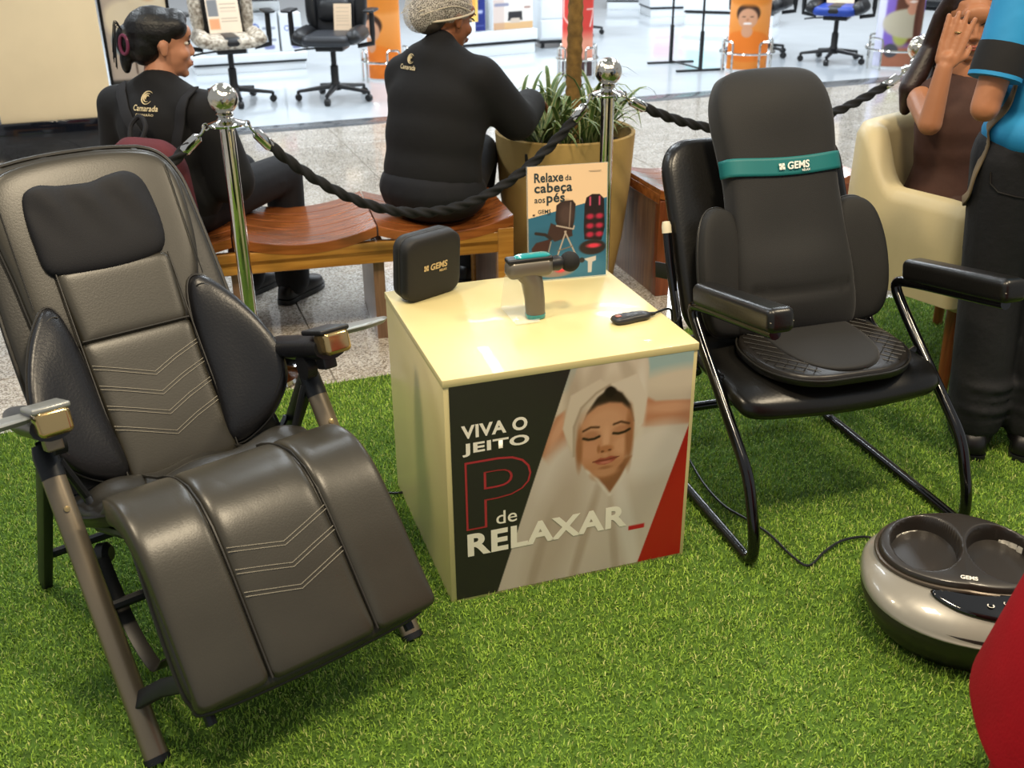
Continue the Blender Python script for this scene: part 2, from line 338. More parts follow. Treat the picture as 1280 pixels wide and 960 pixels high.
# ================================================================ artificial grass carpet
GE0, GS = 3.395, .35                                                # far edge of the carpet: y = GE0 + GS x
MATG = mat('grass_backing', '4a6a1e', .95, var=.4, vscale=40)
gx0, gx1, gy0 = -2.3, 2.5, .55
gm = MB().prism([(gx0, gy0), (gx1, gy0), (gx1, GE0+GS*gx1), (gx0, GE0+GS*gx0)], .006).build('grass_carpet', MATG, smooth=False)
tag(gm, 'bright green artificial grass carpet under the massage chairs and display cube', 'carpet')
def grass(n):
    x = RNG.uniform(gx0, gx1, n*2); y = gy0+(RNG.random(n*2)**1.25)*(GE0+GS*gx1-gy0); k = y < GE0+GS*x+RNG.normal(0, .006, n*2); x, y = x[k][:n], y[k][:n]; n = len(x)
    a = RNG.uniform(0, 2*PI, n); L = RNG.uniform(.009, .019, n); ln = np.abs(RNG.normal(.55, .35, n)); w_ = RNG.uniform(.0014, .0026, n)
    # slight patches where the pile leans together
    a = a+1.2*np.sin(x*7+np.cos(y*5))+.8*np.cos(y*9)
    dx, dy = np.cos(a), np.sin(a); px, py = -dy, dx
    z0 = np.full(n, .004); m = L*.55; h1 = m*np.cos(ln*.5); o1 = m*np.sin(ln*.5); h2 = h1+(L-m)*np.cos(np.minimum(ln*1.7, 2.0)); o2 = o1+(L-m)*np.sin(np.minimum(ln*1.7, 2.0))
    V = np.empty((n, 5, 3)); 
    for i, (s_, o_, h_) in enumerate(((-1, 0, 0), (1, 0, 0), (1, o1, h1), (-1, o1, h1), (0, o2, h2))):
        V[:, i, 0] = x+dx*o_+px*w_*s_*.5; V[:, i, 1] = y+dy*o_+py*w_*s_*.5; V[:, i, 2] = z0+h_
    base = np.arange(n)[:, None]*5; loops = np.concatenate([base+np.array([0, 1, 2, 3]), base+np.array([3, 2, 4])], 1).ravel()
    ls = (np.arange(n)[:, None]*7+np.array([0, 4])).ravel()
    me = bpy.data.meshes.new('grass_pile'); me.vertices.add(n*5); me.vertices.foreach_set('co', V.astype(np.float32).ravel())
    me.loops.add(n*7); me.loops.foreach_set('vertex_index', loops.astype(np.int32)); me.polygons.add(n*2); me.polygons.foreach_set('loop_start', ls.astype(np.int32))
    me.polygons.foreach_set('use_smooth', np.ones(n*2, bool)); me.update(calc_edges=True)
    t = RNG.random(n); c = np.empty((n, 3)); A, B, D = np.array([.195, .34, .040]), np.array([.32, .49, .060]), np.array([.52, .57, .18])
    c = np.where((t < .5)[:, None], A, np.where((t < .9)[:, None], B, D))*RNG.uniform(.75, 1.2, n)[:, None]
    c4 = np.ones((n, 5, 4)); c4[:, :, :3] = c[:, None, :]
    at = me.color_attributes.new('Col', 'FLOAT_COLOR', 'POINT'); at.data.foreach_set('color', c4.astype(np.float32).ravel())
    m_ = mat_attr('grass_blades', .55, .25); me.materials.append(m_)
    return link(bpy.data.objects.new('grass_pile', me), gm)
tag(grass(560000), kind='stuff')
# ================================================================ display cube with the printed poster
CW, CDp, CH = .60, .566, .583
CUBE = T((-.146, 1.970, 0), rz=rad(18.3))
cub = thing('display_cube', 'cream white laminate display cube with a spa poster on its front', 'display cube', (-.146, 1.970, 0), rad(18.3))
LAM = mat('cream_laminate', 'dacb94', .32, var=.04, vscale=3, coat=.12)
MB().box((CW, CDp, CH-.02), (CW/2, CDp/2, (CH-.02)/2+.004), r=.0015, k=1).build('body', LAM, cub)
MB().box((CW+.004, CDp+.004, .018), (CW/2, CDp/2, CH-.009), r=.0015, k=1).build('top_panel', LAM, cub)
def poster(X, Y):
    p = Paint(X+.012, Y+.013, 'c9b9a6'); P_ = p.poly; E_ = p.ell
    P_([(.2, .508), (.6, .512), (.6, .58), (.2, .58)], '9fb6b4', .01); E_(.56, .50, .12, .03, 'd6c7b2', .9); E_(.25, .49, .06, .03, 'd3c4b0', .9)
    # arms folded behind the head, then the robe
    P_([(.462, .462), (.478, .466), (.50, .452), (.60, .440), (.60, .378), (.50, .386), (.462, .392)], 'bd8362', .008); E_(.54, .43, .07, .014, 'd09b7a', .9, -.1)
    P_([(.285, .470), (.255, .452), (.215, .37), (.24, .33), (.31, .36)], 'b98060', .008); E_(.262, .42, .012, .05, 'cf9a7a', .9, -.5)
    E_(.40, .10, .36, .27, 'cbbcae', .16); E_(.30, .30, .08, .10, 'd3c6b9', .5, -.5); E_(.50, .32, .10, .07, 'd9cec2', .6, .2)
    E_(.26, .16, .05, .2, 'bdab9b', .9, -.3); E_(.33, .12, .012, .17, 'b5a291', .9, -.25); E_(.44, .13, .02, .2, 'd8cdc2', .9, .2); E_(.41, .06, .010, .13, 'b9a797', .9, .1); E_(.21, .07, .012, .12, 'b19e8d', .9, -.25)
    # neck and open neckline
    P_([(.335, .312), (.445, .318), (.425, .272), (.405, .24), (.393, .222), (.378, .25), (.350, .278)], '8d5c3f', .008); E_(.378, .285, .03, .018, '9c6846', .8)
    p.line([(.335, .30), (.362, .268), (.392, .224)], .006, 'e0d6ca', .008); p.line([(.446, .31), (.420, .262), (.394, .224)], .006, 'e0d6ca', .008)
    # towel turban
    P_([(.290, .360), (.276, .41), (.280, .47), (.296, .535), (.312, .60), (.470, .60), (.480, .54), (.477, .46), (.468, .40), (.450, .36)], 'cfbfab', .006)
    E_(.300, .47, .022, .10, 'b8a692', .9, .06); E_(.462, .47, .014, .1, 'ded2c2', .9); E_(.39, .57, .06, .03, 'dacbb8', .9); E_(.345, .53, .02, .06, 'c2b19d', .9, -.4); E_(.43, .53, .015, .06, 'c0b09c', .9, .4)
    # hairline and face
    P_([(.318, .41), (.330, .45), (.355, .485), (.386, .506), (.415, .487), (.437, .455), (.447, .41)], '2b1f18', .006); E_(.386, .495, .014, .014, '1e1511', .5)
    P_([(.306, .36), (.311, .41), (.330, .445), (.355, .463), (.385, .468), (.415, .462), (.437, .44), (.448, .405), (.446, .37), (.438, .335), (.424, .308), (.402, .284), (.378, .277), (.352, .286), (.328, .307), (.312, .335)], 'bb835f', .007)
    E_(.376, .42, .055, .04, 'cc9874', .8); E_(.340, .35, .028, .028, 'c98f6c', .9); E_(.418, .352, .024, .028, 'd09a76', .9); E_(.437, .37, .010, .07, '9b6745', .9); E_(.313, .36, .008, .05, '9b6745', .9); E_(.378, .288, .03, .012, 'c08a66', .8)
    P_([(.300, .345), (.299, .42), (.316, .465), (.352, .497), (.384, .512), (.36, .53), (.29, .50), (.272, .42)], 'd2c2ae', .005); P_([(.384, .512), (.418, .49), (.444, .455), (.455, .40), (.470, .40), (.478, .47), (.45, .53)], 'd8cab8', .005)
    p.line([(.300, .345), (.299, .42), (.316, .465), (.352, .497), (.384, .512)], .004, 'a38f7a', .006)
    p.line([(.322, .405), (.340, .412), (.360, .409)], .005, '4a2e1f', .004); p.line([(.397, .410), (.415, .414), (.435, .406)], .005, '4a2e1f', .004)
    E_(.342, .392, .019, .010, 'a56f50', .8, op=.7); E_(.416, .395, .019, .010, 'ac7555', .8, op=.7)
    p.line([(.323, .386), (.335, .381), (.350, .381), (.362, .385)], .006, '24150f', .004); p.line([(.397, .387), (.410, .384), (.425, .386), (.437, .391)], .006, '24150f', .004)
    E_(.379, .372, .009, .035, 'd6a27e', .9); E_(.379, .349, .018, .010, 'b1754f', .6); E_(.371, .344, .0045, .0028, '70402a', .6); E_(.389, .345, .0045, .0028, '70402a', .6); E_(.361, .352, .004, .010, 'a06844', .9)
    P_([(.348, .320), (.366, .3275), (.379, .3255), (.392, .3285), (.412, .3235), (.396, .312), (.378, .308), (.362, .311)], '9c4a3c', .003); p.line([(.347, .320), (.366, .3205), (.380, .3195), (.396, .3215), (.413, .3235)], .0022, '5d2a22', .002); E_(.380, .314, .016, .0035, 'bf7462', .8)
    E_(.380, .300, .016, .004, '9f6a4a', .9)
    # black band, red corner, red dash
    P_([(0, 0), (.108, 0), (.300, .60), (0, .60)], '2b2826', .002); P_([(.470, 0), (.62, 0), (.62, .47)], 'ac1f19', .002); P_([(.445, .112), (.488, .112), (.488, .124), (.445, .124)], 'c01f2a', .001)
    return p.C
PM = T((.012, -.0014, .013), rx=rad(90))
printed('poster', .578, .556, 250, 240, poster, cub, PM, .35, .2)
CRT = mat('cream_print', 'fbf3e2', .4, var=0); REDP = mat('red_print', 'b0323a', .4, var=0); BLKP = mat('black_print', '2b2826', .4, var=0)
text_fit('lettering', 'VIVA O', CRT, cub, (.036, .188, .4355, .4685), lambda x, y: (x, -.0022, y), .07)
text_fit('lettering', 'JEITO', CRT, cub, (.037, .192, .391, .424), lambda x, y: (x, -.0022, y), .07)
text_fit('lettering', 'P', REDP, cub, (.041, .197, .199, .377), lambda x, y: (x, -.0022, y), .055)
text_fit('lettering', 'P', BLKP, cub, (.046, .192, .204, .372), lambda x, y: (x, -.0028, y), .020)
text_fit('lettering', 'de', CRT, cub, (.112, .162, .201, .236), lambda x, y: (x, -.0022, y), .01)
text_fit('lettering', 'RELAXAR', CRT, cub, (.042, .440, .128, .189), lambda x, y: (x, -.0022, y), .075)
# ================================================================ reclining massage chair
rec = thing('massage_recliner', 'taupe leather reclining massage chair with footrest and folding metal frame', 'massage chair', (-.4645, 1.678, 0), rad(38))
TAUPE = mat('taupe_leather', '343129', .33, var=.14, vscale=9, bump=.06, bscale=260, spec=.5); TAUD = mat('taupe_leather_side', '2a2823', .38, var=.15, vscale=9, bump=.12, bscale=220)
BLKL = mat('black_leather', '17171a', .34, var=.2, vscale=10, bump=.15, bscale=180); BLKF = mat('black_stretch_cloth', '0c0c12', .75, var=.2, bump=.2, bscale=500)
PIPE = mat('dark_piping', '211f1b', .45); STITCH = mat('beige_thread', '8d8778', .7); BRONZE = mat('bronze_metal', '7d7261', .33, .6, var=.1, vscale=5); DMET = mat('dark_grey_metal', '26282b', .42, .5)
GOLD = mat('champagne_chrome', 'b9a070', .16, .9, var=.05); CHROME = mat('chrome', 'd5d3cd', .06, 1., var=.03); PLAST = mat('black_plastic', '1a1b1d', .4); GREYP = mat('silver_grey_plastic', '8f9290', .3, .4)
def on_path(pts):                                                    # flat (u, v, h) -> bent along a profile in the y-z plane
    P = np.array(cr([(0, y, z) for y, z in pts], 12))[:, 1:]; L = np.r_[0, np.cumsum(np.hypot(*np.diff(P, axis=0).T))]
    Tn = np.gradient(P, axis=0); Tn /= np.linalg.norm(Tn, axis=1)[:, None]
    def f(u, v, h=0.):
        y = np.interp(v, L, P[:, 0]); z = np.interp(v, L, P[:, 1]); ty = np.interp(v, L, Tn[:, 0]); tz = np.interp(v, L, Tn[:, 1]); n = math.hypot(ty, tz); ty /= n; tz /= n
        ex = v-L[-1] if v > L[-1] else (v if v < 0 else 0)
        return (u, y+ty*ex-tz*h, z+tz*ex+ty*h)
    f.L = L[-1]; return f
# backrest : v runs from the seat crease up, h towards the sitter
bk = on_path([(.445, .345), (.50, .425), (.60, .57), (.72, .76), (.835, .955), (.852, .985)])
hb = lambda u, v, h=0.: (lambda q: q)(bk(u, v, h))
def bkf(off=0.): return lambda u, v, h: bk(u, v, h+off)
UB = -.006; BT = .775
bo = cr([(UB-.215, -.02), (UB+.215, -.02), (UB+.245, .12), (UB+.252, .35), (UB+.244, .58), (UB+.232, .68), (UB+.195, .74), (UB+.12, .762), (UB, .768), (UB-.12, .762), (UB-.195, .74), (UB-.232, .68), (UB-.244, .58), (UB-.252, .35), (UB-.245, .12)], 5, True)
bo = [p[:2] for p in [np.array((q[0], q[1])) for q in bo]]
MB().pillow(bo, .022, .05, 5, 40, fn=bkf(-.025)).build('backrest', TAUD, rec, ang=180)
# raised frame panel round the head and middle panel
hd = [(q[0], q[1]) for q in cr([(UB-.19, .34), (UB-.125, .315), (UB, .31), (UB+.125, .315), (UB+.175, .40), (UB+.205, .5), (UB+.215, .62), (UB+.205, .69), (UB+.17, .728), (UB+.1, .745), (UB, .75), (UB-.1, .745), (UB-.17, .728), (UB-.205, .69), (UB-.215, .62), (UB-.205, .5)], 5, True)]
hp = MB().pillow(hd, .03, .02, 7, 40, fn=bkf(0)).build('head_panel', TAUPE, rec, ang=180)
md = [(-.118+UB, -.01), (.128+UB, -.01)]+[(.122+UB, .2), (.126+UB, .33), (-.126+UB, .33), (-.122+UB, .2)]
md = [tuple(p[:2]) for p in fillet([(*p, 0) for p in md+[md[0]]], .02, 3)][:-1]
lp = MB().pillow(md, .042, .02, 9, 40, fn=bkf(0), c=(UB, .16)).build('lumbar_panel', TAUPE, rec, ang=180)
hm = [(-.121+UB, .318), (.121+UB, .318), (.131+UB, .49), (-.131+UB, .49)]
hm = [tuple(p[:2]) for p in fillet([(*p, 0) for p in hm+[hm[0]]], .02, 3)][:-1]
MB().pillow(hm, .046, .02, 10, 24, fn=bkf(0)).build('middle_panel', TAUPE, rec, ang=180)
def wr(u, v, h):                                                     # a few folds gathered at the corners of the head cushion
    d = .004*math.sin((u*.8+v*.25)*95)*max(0, 1-abs(v-.63)/.09)
    return bk(u, v, h+(d if h > .02 else 0)+.012)
po = cr([(UB-.135, .485), (UB-.05, .470), (UB+.05, .472), (UB+.118, .492), (UB+.137, .55), (UB+.13, .65), (UB+.10, .688), (UB+.05, .686), (UB, .676), (UB-.06, .680), (UB-.11, .686), (UB-.142, .66), (UB-.148, .56)], 5, True)
hc = MB().pillow([(q[0], q[1]) for q in po], .048, .01, 4.5, 48, fn=wr).build('head_cushion', BLKF, rec, ang=180); tag(hc, 'black cloth head cushion')
MB().tube([wr(q[0], q[1], .012) for q in po], .003, 6, closed=True).build('piping', PIPE, hc)
MB().tube([bk(q[0], q[1], .004) for q in hd], .0035, 6, closed=True).build('piping', PIPE, hp)
MB().tube([bk(q[0], q[1], -.02) for q in bo], .005, 6, closed=True).build('piping', PIPE, rec)
for s in (-1, 1):
    MB().tube([bk(UB+s*.125, .005+.48*i/20, .040) for i in range(21)], .0022, 6).build('seam', PIPE, lp)
    MB().tube([bk(UB+s*(.19+.0*i), .42+.27*i/8, .0315) for i in range(9)], .0014, 5).build('seam', PIPE, hp)
MB().tube([bk(UB-.12+.24*i/10, .326, .044) for i in range(11)], .0025, 6).build('seam', PIPE, lp)
for i in range(4):
    v = .270-.047*i
    for d in (0, .008):
        MB().tube([bk(UB-.118, v-d, .0435), bk(UB-.06, v-.022-d, .0435), bk(UB+.005, v-.048-d, .0435), bk(UB+.06, v-.022-d, .0435), bk(UB+.118, v-d, .0435)], .0008, 4).build('stitch_line', STITCH, lp)
# side bolsters
for s in (-1, 1):
    sh = cr([(.118, .02), (.20, .035), (.262, .10), (.278, .17), (.262, .26), (.225, .35), (.178, .415), (.145, .40), (.128, .30), (.122, .16)], 5, True)
    ol = [(UB+s*q[0], q[1]) for q in sh]
    def bf(u, v, h, s=s):
        k = max(0, (s*(u-UB)-.12)/.16); return bk(u, v, h+.02+.055*k*k+.02*k)
    b_ = MB().pillow(ol, .042, .03, 3., 30, fn=bf).build('side_bolster', BLKL, rec, ang=180); tag(b_, 'black padded side bolster')
    MB().tube([bf(UB+s*q[0], q[1], .006) for q in sh], .003, 6, closed=True).build('piping', PIPE, b_)
    MB().tube([bf(UB+s*q[0]*.9+s*.014, q[1]*.86+.03, .030) for q in sh[8:34]], .0016, 5).build('seam', PIPE, b_)
# seat and leg rest : v runs from the crease forward and down
sp0 = on_path([(.46, .335), (.40, .345), (.30, .385), (.20, .428), (.125, .445), (.06, .420), (-.01, .345), (-.075, .262), (-.135, .187), (-.145, .172)])
def sp(u, v, h=0.): return sp0(u, v, -h)
def spf(off=0., fold=0.):
    def f(u, v, h):
        e = 0
        if fold and h > .01:
            e = fold*(.010*math.sin(v*38+u*9+.6)*max(0, 1-abs(v-.13)/.13)+.007*math.sin(u*34+v*14)*max(0, 1-abs(v-.10)/.12)-.012*math.exp(-((v-.215-.06*u)/.018)**2))
        return sp(u, v, h+off+e)
    return f
VL = sp0.L
so = cr([(-.235, -.005), (0, -.01), (.235, -.005), (.262, .06), (.250, .16), (.222, .24), (.235, .32), (.247, .45), (.252, .60), (.245, .655), (.215, .678), (0, .685), (-.215, .678), (-.245, .655), (-.252, .60), (-.247, .45), (-.235, .32), (-.222, .24), (-.250, .16), (-.262, .06)], 5, True)
so = [(q[0], q[1]*VL/.685) for q in so]
st = MB().pillow(so, .036, .03, 6, 64, fn=spf(0, 1.7)).build('seat', TAUD, rec, ang=180)
MB().tube([sp(u, v, 0) for u, v in so], .0045, 6, closed=True).build('piping', PIPE, st)
# the three leg-rest panels
V0, V1 = .262, VL-.01
for u0, u1 in ((-.246, -.107), (-.104, .108), (.111, .250)):
    q = [(u0+(0 if u0 < -.2 else 0), V0), (u1, V0), (u1+(.012 if u1 > 0 else 0), V1), (u0+(.010 if u0 > -.2 and u0 > 0 else 0), V1)]
    q = [tuple(p[:2]) for p in fillet([((q[3][0]+q[0][0])/2, (q[0][1]+q[3][1])/2, 0)]+[(*p, 0) for p in q]+[((q[3][0]+q[0][0])/2, (q[0][1]+q[3][1])/2, 0)], .018, 4)][:-1]
    MB().pillow(q, .0475, .01, 9, 34, fn=spf(0, 0)).build('leg_rest_panel', TAUPE, rec, ang=180)
for u0, u1 in ((-.105, -.103), (.110, .122)):
    MB().tube([sp(u0+(u1-u0)*i/16, .06+(VL-.08)*i/16, .036+.003*(i > 3)) for i in range(17)], .003, 6).build('seam', PIPE, st)
for i in range(3):
    v = VL-.262+.043*i
    for d in (0, .008):
        MB().tube([sp(-.098, v+d-.008, .048), sp(-.04, v+d+.006, .0485), sp(.008, v+d+.018, .0485), (sp(.06, v+d, .0485)), sp(.112, v+d-.018, .048)], .0008, 4).build('stitch_line', STITCH, st)
# folding frame
AX = .292
for s in (-1, 1):
    x = s*AX
    lg = MB().tube([(x, -.012, .004), (x, .14, .205), (x, .27, .378), (x, .345, .478)], .0235, 14, flat=.72, twist=(1, 0, 0)).build('front_leg', BRONZE, rec)
    MB().tube([(x, .342, .474), (x, .372, .512), (x, .385, .53)], [.0245, .0245, .02], 14, flat=.74, twist=(1, 0, 0)).build('joint_sleeve', DMET, lg)
    MB().lathe([(.0015, .02), (.006, .0195), (.006, .014)], (x, .30, .42), 10, ax=(0, -.8, .6)).build('rivet', GOLD, lg)
    MB().tube([(x, -.0125, .0035), (x, -.004, .014)], .026, 14, flat=.75, twist=(1, 0, 0)).build('foot_cap', DMET, lg)
    MB().bar([(x, .372, .525), (x, .46, .39), (x, .69, .045), (x, .715, .004)], .045, .022, (0, 1, .6)).build('rear_leg', DMET, rec)
    # arm
    am = MB().tube([(x, .255, .625), (x, .40, .575), (x, .52, .538), (x, .60, .515)], [.040, .041, .036, .022], 14, flat=.68, twist=(1, 0, 0)).build('armrest', BLKL, rec)
    ME_ = MB(); ME_.box((.062, .06, .05), (0, 0, 0), T((x, .245, .640), rx=rad(-18)), r=.011, k=3); cp = ME_.build('end_cap', GOLD if s > 0 else GOLD, am)
    MB().box((.07, .10, .012), (0, 0, 0), T((x, .275, .658), rx=rad(-18)), r=.005).build('arm_pad', GREYP if s < 0 else PLAST, am)
    MB().box((.032, .04, .05), (0, 0, 0), T((x, .285, .59), rx=rad(-18)), r=.004).build('lock_lever', BRONZE if s < 0 else PLAST, am)
    MB().lathe([(.001, -.012), (.03, -.012), (.03, .012), (.001, .012)], (x-s*.02, .34, .555), 18, ax=(1, 0, 0)).build('ratchet', PLAST, am)
    # side tray
    tr = [(x+s*a, .285+b) for a, b in ((.03, -.035), (.09, -.045), (.14, -.03), (.165, .0), (.13, .03), (.06, .05), (.03, .045))]
    MB().pillow(tr, .006, .012, 3, 14, fn=lambda u, v, h: (u, v, h+.648-(v-.27)*.3)).build('side_tray', GREYP, am)
    MB().tube([(x-s*.02, .36, .50), (s*.235, .36, .40), (s*.235, .30, .37)], .009, 8).build('seat_bracket', DMET, rec)
    MB().bar([(x, .06, .105), (s*.255, .0, .16), (s*.235, -.06, .20)], .035, .014, (0, 1, 0)).build('leg_rest_bracket', DMET, rec)
    MB().tube([(x*.96, .50, .36), (s*.225, .44, .35), (s*.22, .46, .345)], .008, 8).build('back_bracket', DMET, rec)
    MB().tube([(s*.215, .40, .30), (s*.215, .20, .385), (s*.215, .12, .40), (s*.215, -.13, .14)], .011, 8).build('seat_rail', DMET, rec)
MB().tube([(-AX, .62, .14), (AX, .62, .14)], .011, 8).build('cross_bar', DMET, rec)
MB().tube([(-AX, .18, .25), (AX, .18, .25)], .011, 8).build('cross_bar', DMET, rec)
k_ = MB().lathe([(.001, 0), (.012, 0), (.012, .03), (.022, .032), (.024, .05), (.015, .06), (.001, .06)], (-AX+.02, .33, .29), 14, ax=(.7, -.6, .1)).build('lock_knob', PLAST, rec)
MB().bar(cr([(-.25, .28, .30), (-.25, .16, .20), (-.245, .05, .17), (-.235, .0, .22)], 6), .028, .003, (1, 0, 0), .001).build('strap', PIPE, rec)
# ================================================================ visitor chair
vc = thing('visitor_chair', 'black leather visitor chair with bent black tube frame and padded armrests', 'chair', (.8655, 2.2065, 0), rad(16))
GLB = mat('gloss_black_tube', '0d0d0f', .14, .3, coat=.5); LEA = mat('dark_brown_black_leather', '151412', .30, var=.2, vscale=6, bump=.1, bscale=160)
TX = .302
for s in (-1, 1):
    x = s*TX
    pth = fillet([(x, -.02, .625), (x, .30, .565), (x, .405, .54), (x, .335, .475), (x, .03, .235), (x, -.025, .10), (x, -.03, .018), (x, .55, .018), (x*.97, .62, .022), (x*.95, .648, .11)], .05, 6)
    MB().tube(pth, .0145, 12).build('side_tube', GLB, vc)
    ar = MB().box((.068, .39, .058), (0, 0, 0), T((x, .145, .630), rx=rad(-10.5)), r=.018, k=3).build('armrest', LEA, vc)
    MB().tube([(x+a, -.046+b, .672+c) for a, b, c in ((-.031, .016, -.006), (-.028, .003, -.01), (0, .0, -.010), (.028, .003, -.01), (.031, .016, -.006))], .0012, 5).build('seam', STITCH, ar)
MB().tube([(-TX*.95, .648, .10), (TX*.95, .648, .10)], .0145, 12).build('rear_tube', GLB, vc)
so2 = cr([(-.275, .50), (-.28, .40), (-.288, .25), (-.29, .155), (-.262, .112), (-.15, .098), (0, .092), (.15, .098), (.262, .112), (.29, .155), (.288, .25), (.28, .40), (.275, .50), (0, .52)], 6, True)
def sf(u, v, h): return (u, v, h+.372+.04*(v-.1)-(.025*max(0, (.2-v)/.1)**2 if v < .2 else 0))
MB().pillow([(q[0], q[1]) for q in so2], .032, .03, 4, 36, fn=sf).build('seat', LEA, vc, ang=180)
MB().tube([(-TX, .25, .405), (-.2, .25, .352), (.2, .25, .352), (TX, .25, .405)], .010, 8).build('seat_tube', GLB, vc)
bo2 = rrect(.545, .53, .085, 8)
def b2(u, v, h):                                                     # v up from crease
    t = v+.265; y = .475+.235*t/.53+.02*(t/.53)**2; z = .40+.475*t/.53*1.03; return (u, y-h*.89, z+h*.42)
MB().pillow(bo2, .04, .035, 5, 32, fn=b2).build('backrest', LEA, vc, ang=180)
for s in (-1, 1):
    x = s*.288
    MB().tube(fillet([(x, .36, .36), (x, .47, .40), (x, .555, .56), (x, .605, .685)], .05, 5), .012, 10).build('back_tube', GLB, vc)
    MB().lathe([(.001, .012), (.010, .011), (.013, 0), (.013, -.02)], (x, .606, .69), 12, ax=(0, .3, .9)).build('tube_cap', mat('cream_cap', 'd8cfb4', .4), vc)
# ================================================================ massage cushion resting on that chair
mc = thing('massage_cushion', 'black cloth massage seat cushion with teal band, strapped onto the visitor chair', 'massage cushion', (.8655, 2.2065, 0), rad(16))
SCL = mat('black_brown_cloth', '131211', .7, var=.2, vscale=7, bump=.15, bscale=420, sheen=.1); SIDEC = mat('dark_mesh_cloth', '1a1917', .75, var=.2, bump=.25, bscale=500); TEAL = mat('teal_band', '13696a', .5, var=.08); WHT = mat('white_print', 'e9e6dc', .5, var=0)
def c2(u, v, h):                                                     # v: height up the back from the crease .. .72
    t = v/.70; y = .395+.165*t+.12*t*t; z = .415+.64*t; n = math.hypot(.165+.24*t, .64); return (u, y-h*.64/n, z+h*(.165+.24*t)/n)
core = cr([(-.160, .018), (-.06, .012), (.06, .012), (.160, .018), (.178, .10), (.165, .30), (.16, .42), (.166, .50), (.172, .60), (.155, .67), (.11, .705), (.0, .712), (-.11, .705), (-.155, .67), (-.172, .60), (-.166, .50), (-.16, .42), (-.165, .30), (-.178, .10)], 5, True)
def cf(u, v, h):
    bl = .03*math.exp(-((v-.10)/.10)**2-(u/.16)**2)+.022*math.exp(-((v-.62)/.10)**2-(u/.14)**2)-.008*math.exp(-((v-.13-.25*u*u)/.014)**2)*(1 if abs(u) < .14 else .3)+.012*math.exp(-((v-.21)/.06)**2-(u/.15)**2)
    return c2(u, v, h+(bl if h > .01 else 0))
cb = MB().pillow([(q[0], q[1]) for q in core], .062, .03, 4, 56, fn=cf).build('back_pad', SCL, mc, ang=180)
for s in (-1, 1):
    wg = cr([(.13, .03), (.20, .022), (.250, .045), (.272, .12), (.272, .24), (.25, .335), (.205, .37), (.15, .34), (.12, .18)], 5, True)
    wf = lambda u, v, h, s=s: c2(u, v, h+.0+.03*max(0, (abs(u)-.13)/.14)**2)
    g = MB().pillow([(s*q[0], q[1]) for q in wg], .042, .03, 4, 24, fn=wf).build('side_wing', SIDEC, mc, ang=180)
    MB().tube([wf(s*q[0], q[1], .0) for q in wg], .003, 6, closed=True).build('piping', PIPE, g)
    MB().bar([c2(s*.19, .16, -.01), (s*.262, .60, .555), (s*.29, .655, .55)], .045, .004, (0, 0, 1), .001).build('strap', PIPE, mc)
# teal band wrapped round the pad
bm = MB(); rows = []
for i in range(33):
    u = -.1725+.345*i/32; t_ = abs(u)/.169
    h = .062*max(0, 1-min(1, t_)**4)**.25+.0025 if t_ < 1 else .0
    rows.append([cf(u, v+.012*(1-(u/.17)**2)*-1+0, max(h, .012)) for v in (.440, .4475, .4775, .485)])
V = [p for r in rows for p in r]; bm.add(V, [(i*4+j, (i+1)*4+j, (i+1)*4+j+1, i*4+j+1) for i in range(32) for j in range(3)]); tb = bm.build('teal_band', TEAL, mc); tb['label'] = 'teal band with white lettering'
k = tb.modifiers.new('s', 'SOLIDIFY'); k.thickness = .003; k.offset = 1
p0 = np.array(cf(-.012, .442, .0685)); p1 = np.array(cf(.06, .444, .0685)); p2 = np.array(cf(.0, .48, .0685)); xx = p1-p0; xx /= np.linalg.norm(xx); yy = p2-np.array(cf(0, .442, .0685)); yy -= xx*np.dot(xx, yy); yy /= np.linalg.norm(yy); zz = np.cross(xx, yy)
text('lettering', 'GEMS', .026, WHT, tb, frame(p0+zz*.004, xx, yy, zz), .0006, .0004, shear=.15)
text('lettering', 'RELAX', .008, WHT, tb, frame(p0+zz*.004+xx*.042-yy*.009, xx, yy, zz), .0001, .0004)
for i, (a, b) in enumerate(((0, 0), (.009, 0), (0, .009), (.009, .009), (.0045, .0045))): MB().box((.007, .007, .001), (a, b, 0), frame(p0+zz*.004-xx*.019+yy*.004, xx, yy, zz)).build('logo_square', WHT, tb)
# seat pad with quilted front
pd = rrect(.43, .345, .15, 10)
def pf(u, v, h): return (u+.012, v+.262, h+.412+.04*(v+.16)+(.006*math.exp(-((v-.02)/.1)**2-(u/.13)**2) if h > .01 else 0))
sp_ = MB().pillow(pd, .03, .006, 7, 36, fn=pf, pb=3).build('seat_pad', mat('quilted_black_leather', '1d1a17', .36, var=.15, bump=.12, bscale=200), mc, ang=180)
MB().tube([pf(u*1.005, v*1.005, .016) for u, v in pd], .0025, 6, closed=True).build('piping', PIPE, sp_)
inn = cr([(-.10, .16), (-.135, .05), (-.115, -.08), (-.05, -.15), (.05, -.15), (.115, -.08), (.135, .05), (.10, .16)], 5, True)
MB().pillow([(q[0], q[1]) for q in inn], .008, .004, 4, 16, fn=lambda u, v, h: pf(u, v, h+.029)).build('centre_panel', SCL, sp_, ang=180)
q = MB()
for i in range(-14, 15):
    for sg in (-1, 1):
        pts = []
        for j in range(41):
            u = -.205+.41*j/40; v = sg*u*1.0+i*.034
            ins = (abs(u)/.205)**3+(abs(v)/.163)**3 < .93; inner = (u/.13)**2+((v-.0)/.155)**2 < 1.05
            if ins and not inner: pts.append(pf(u, v, .0306))
            else:
                if len(pts) > 2: MB.tube(q, pts, .0011, 4)
                pts = []
        if len(pts) > 2: q.tube(pts, .0011, 4)
tag(q.build('quilting_seams', PIPE, sp_), kind='stuff')
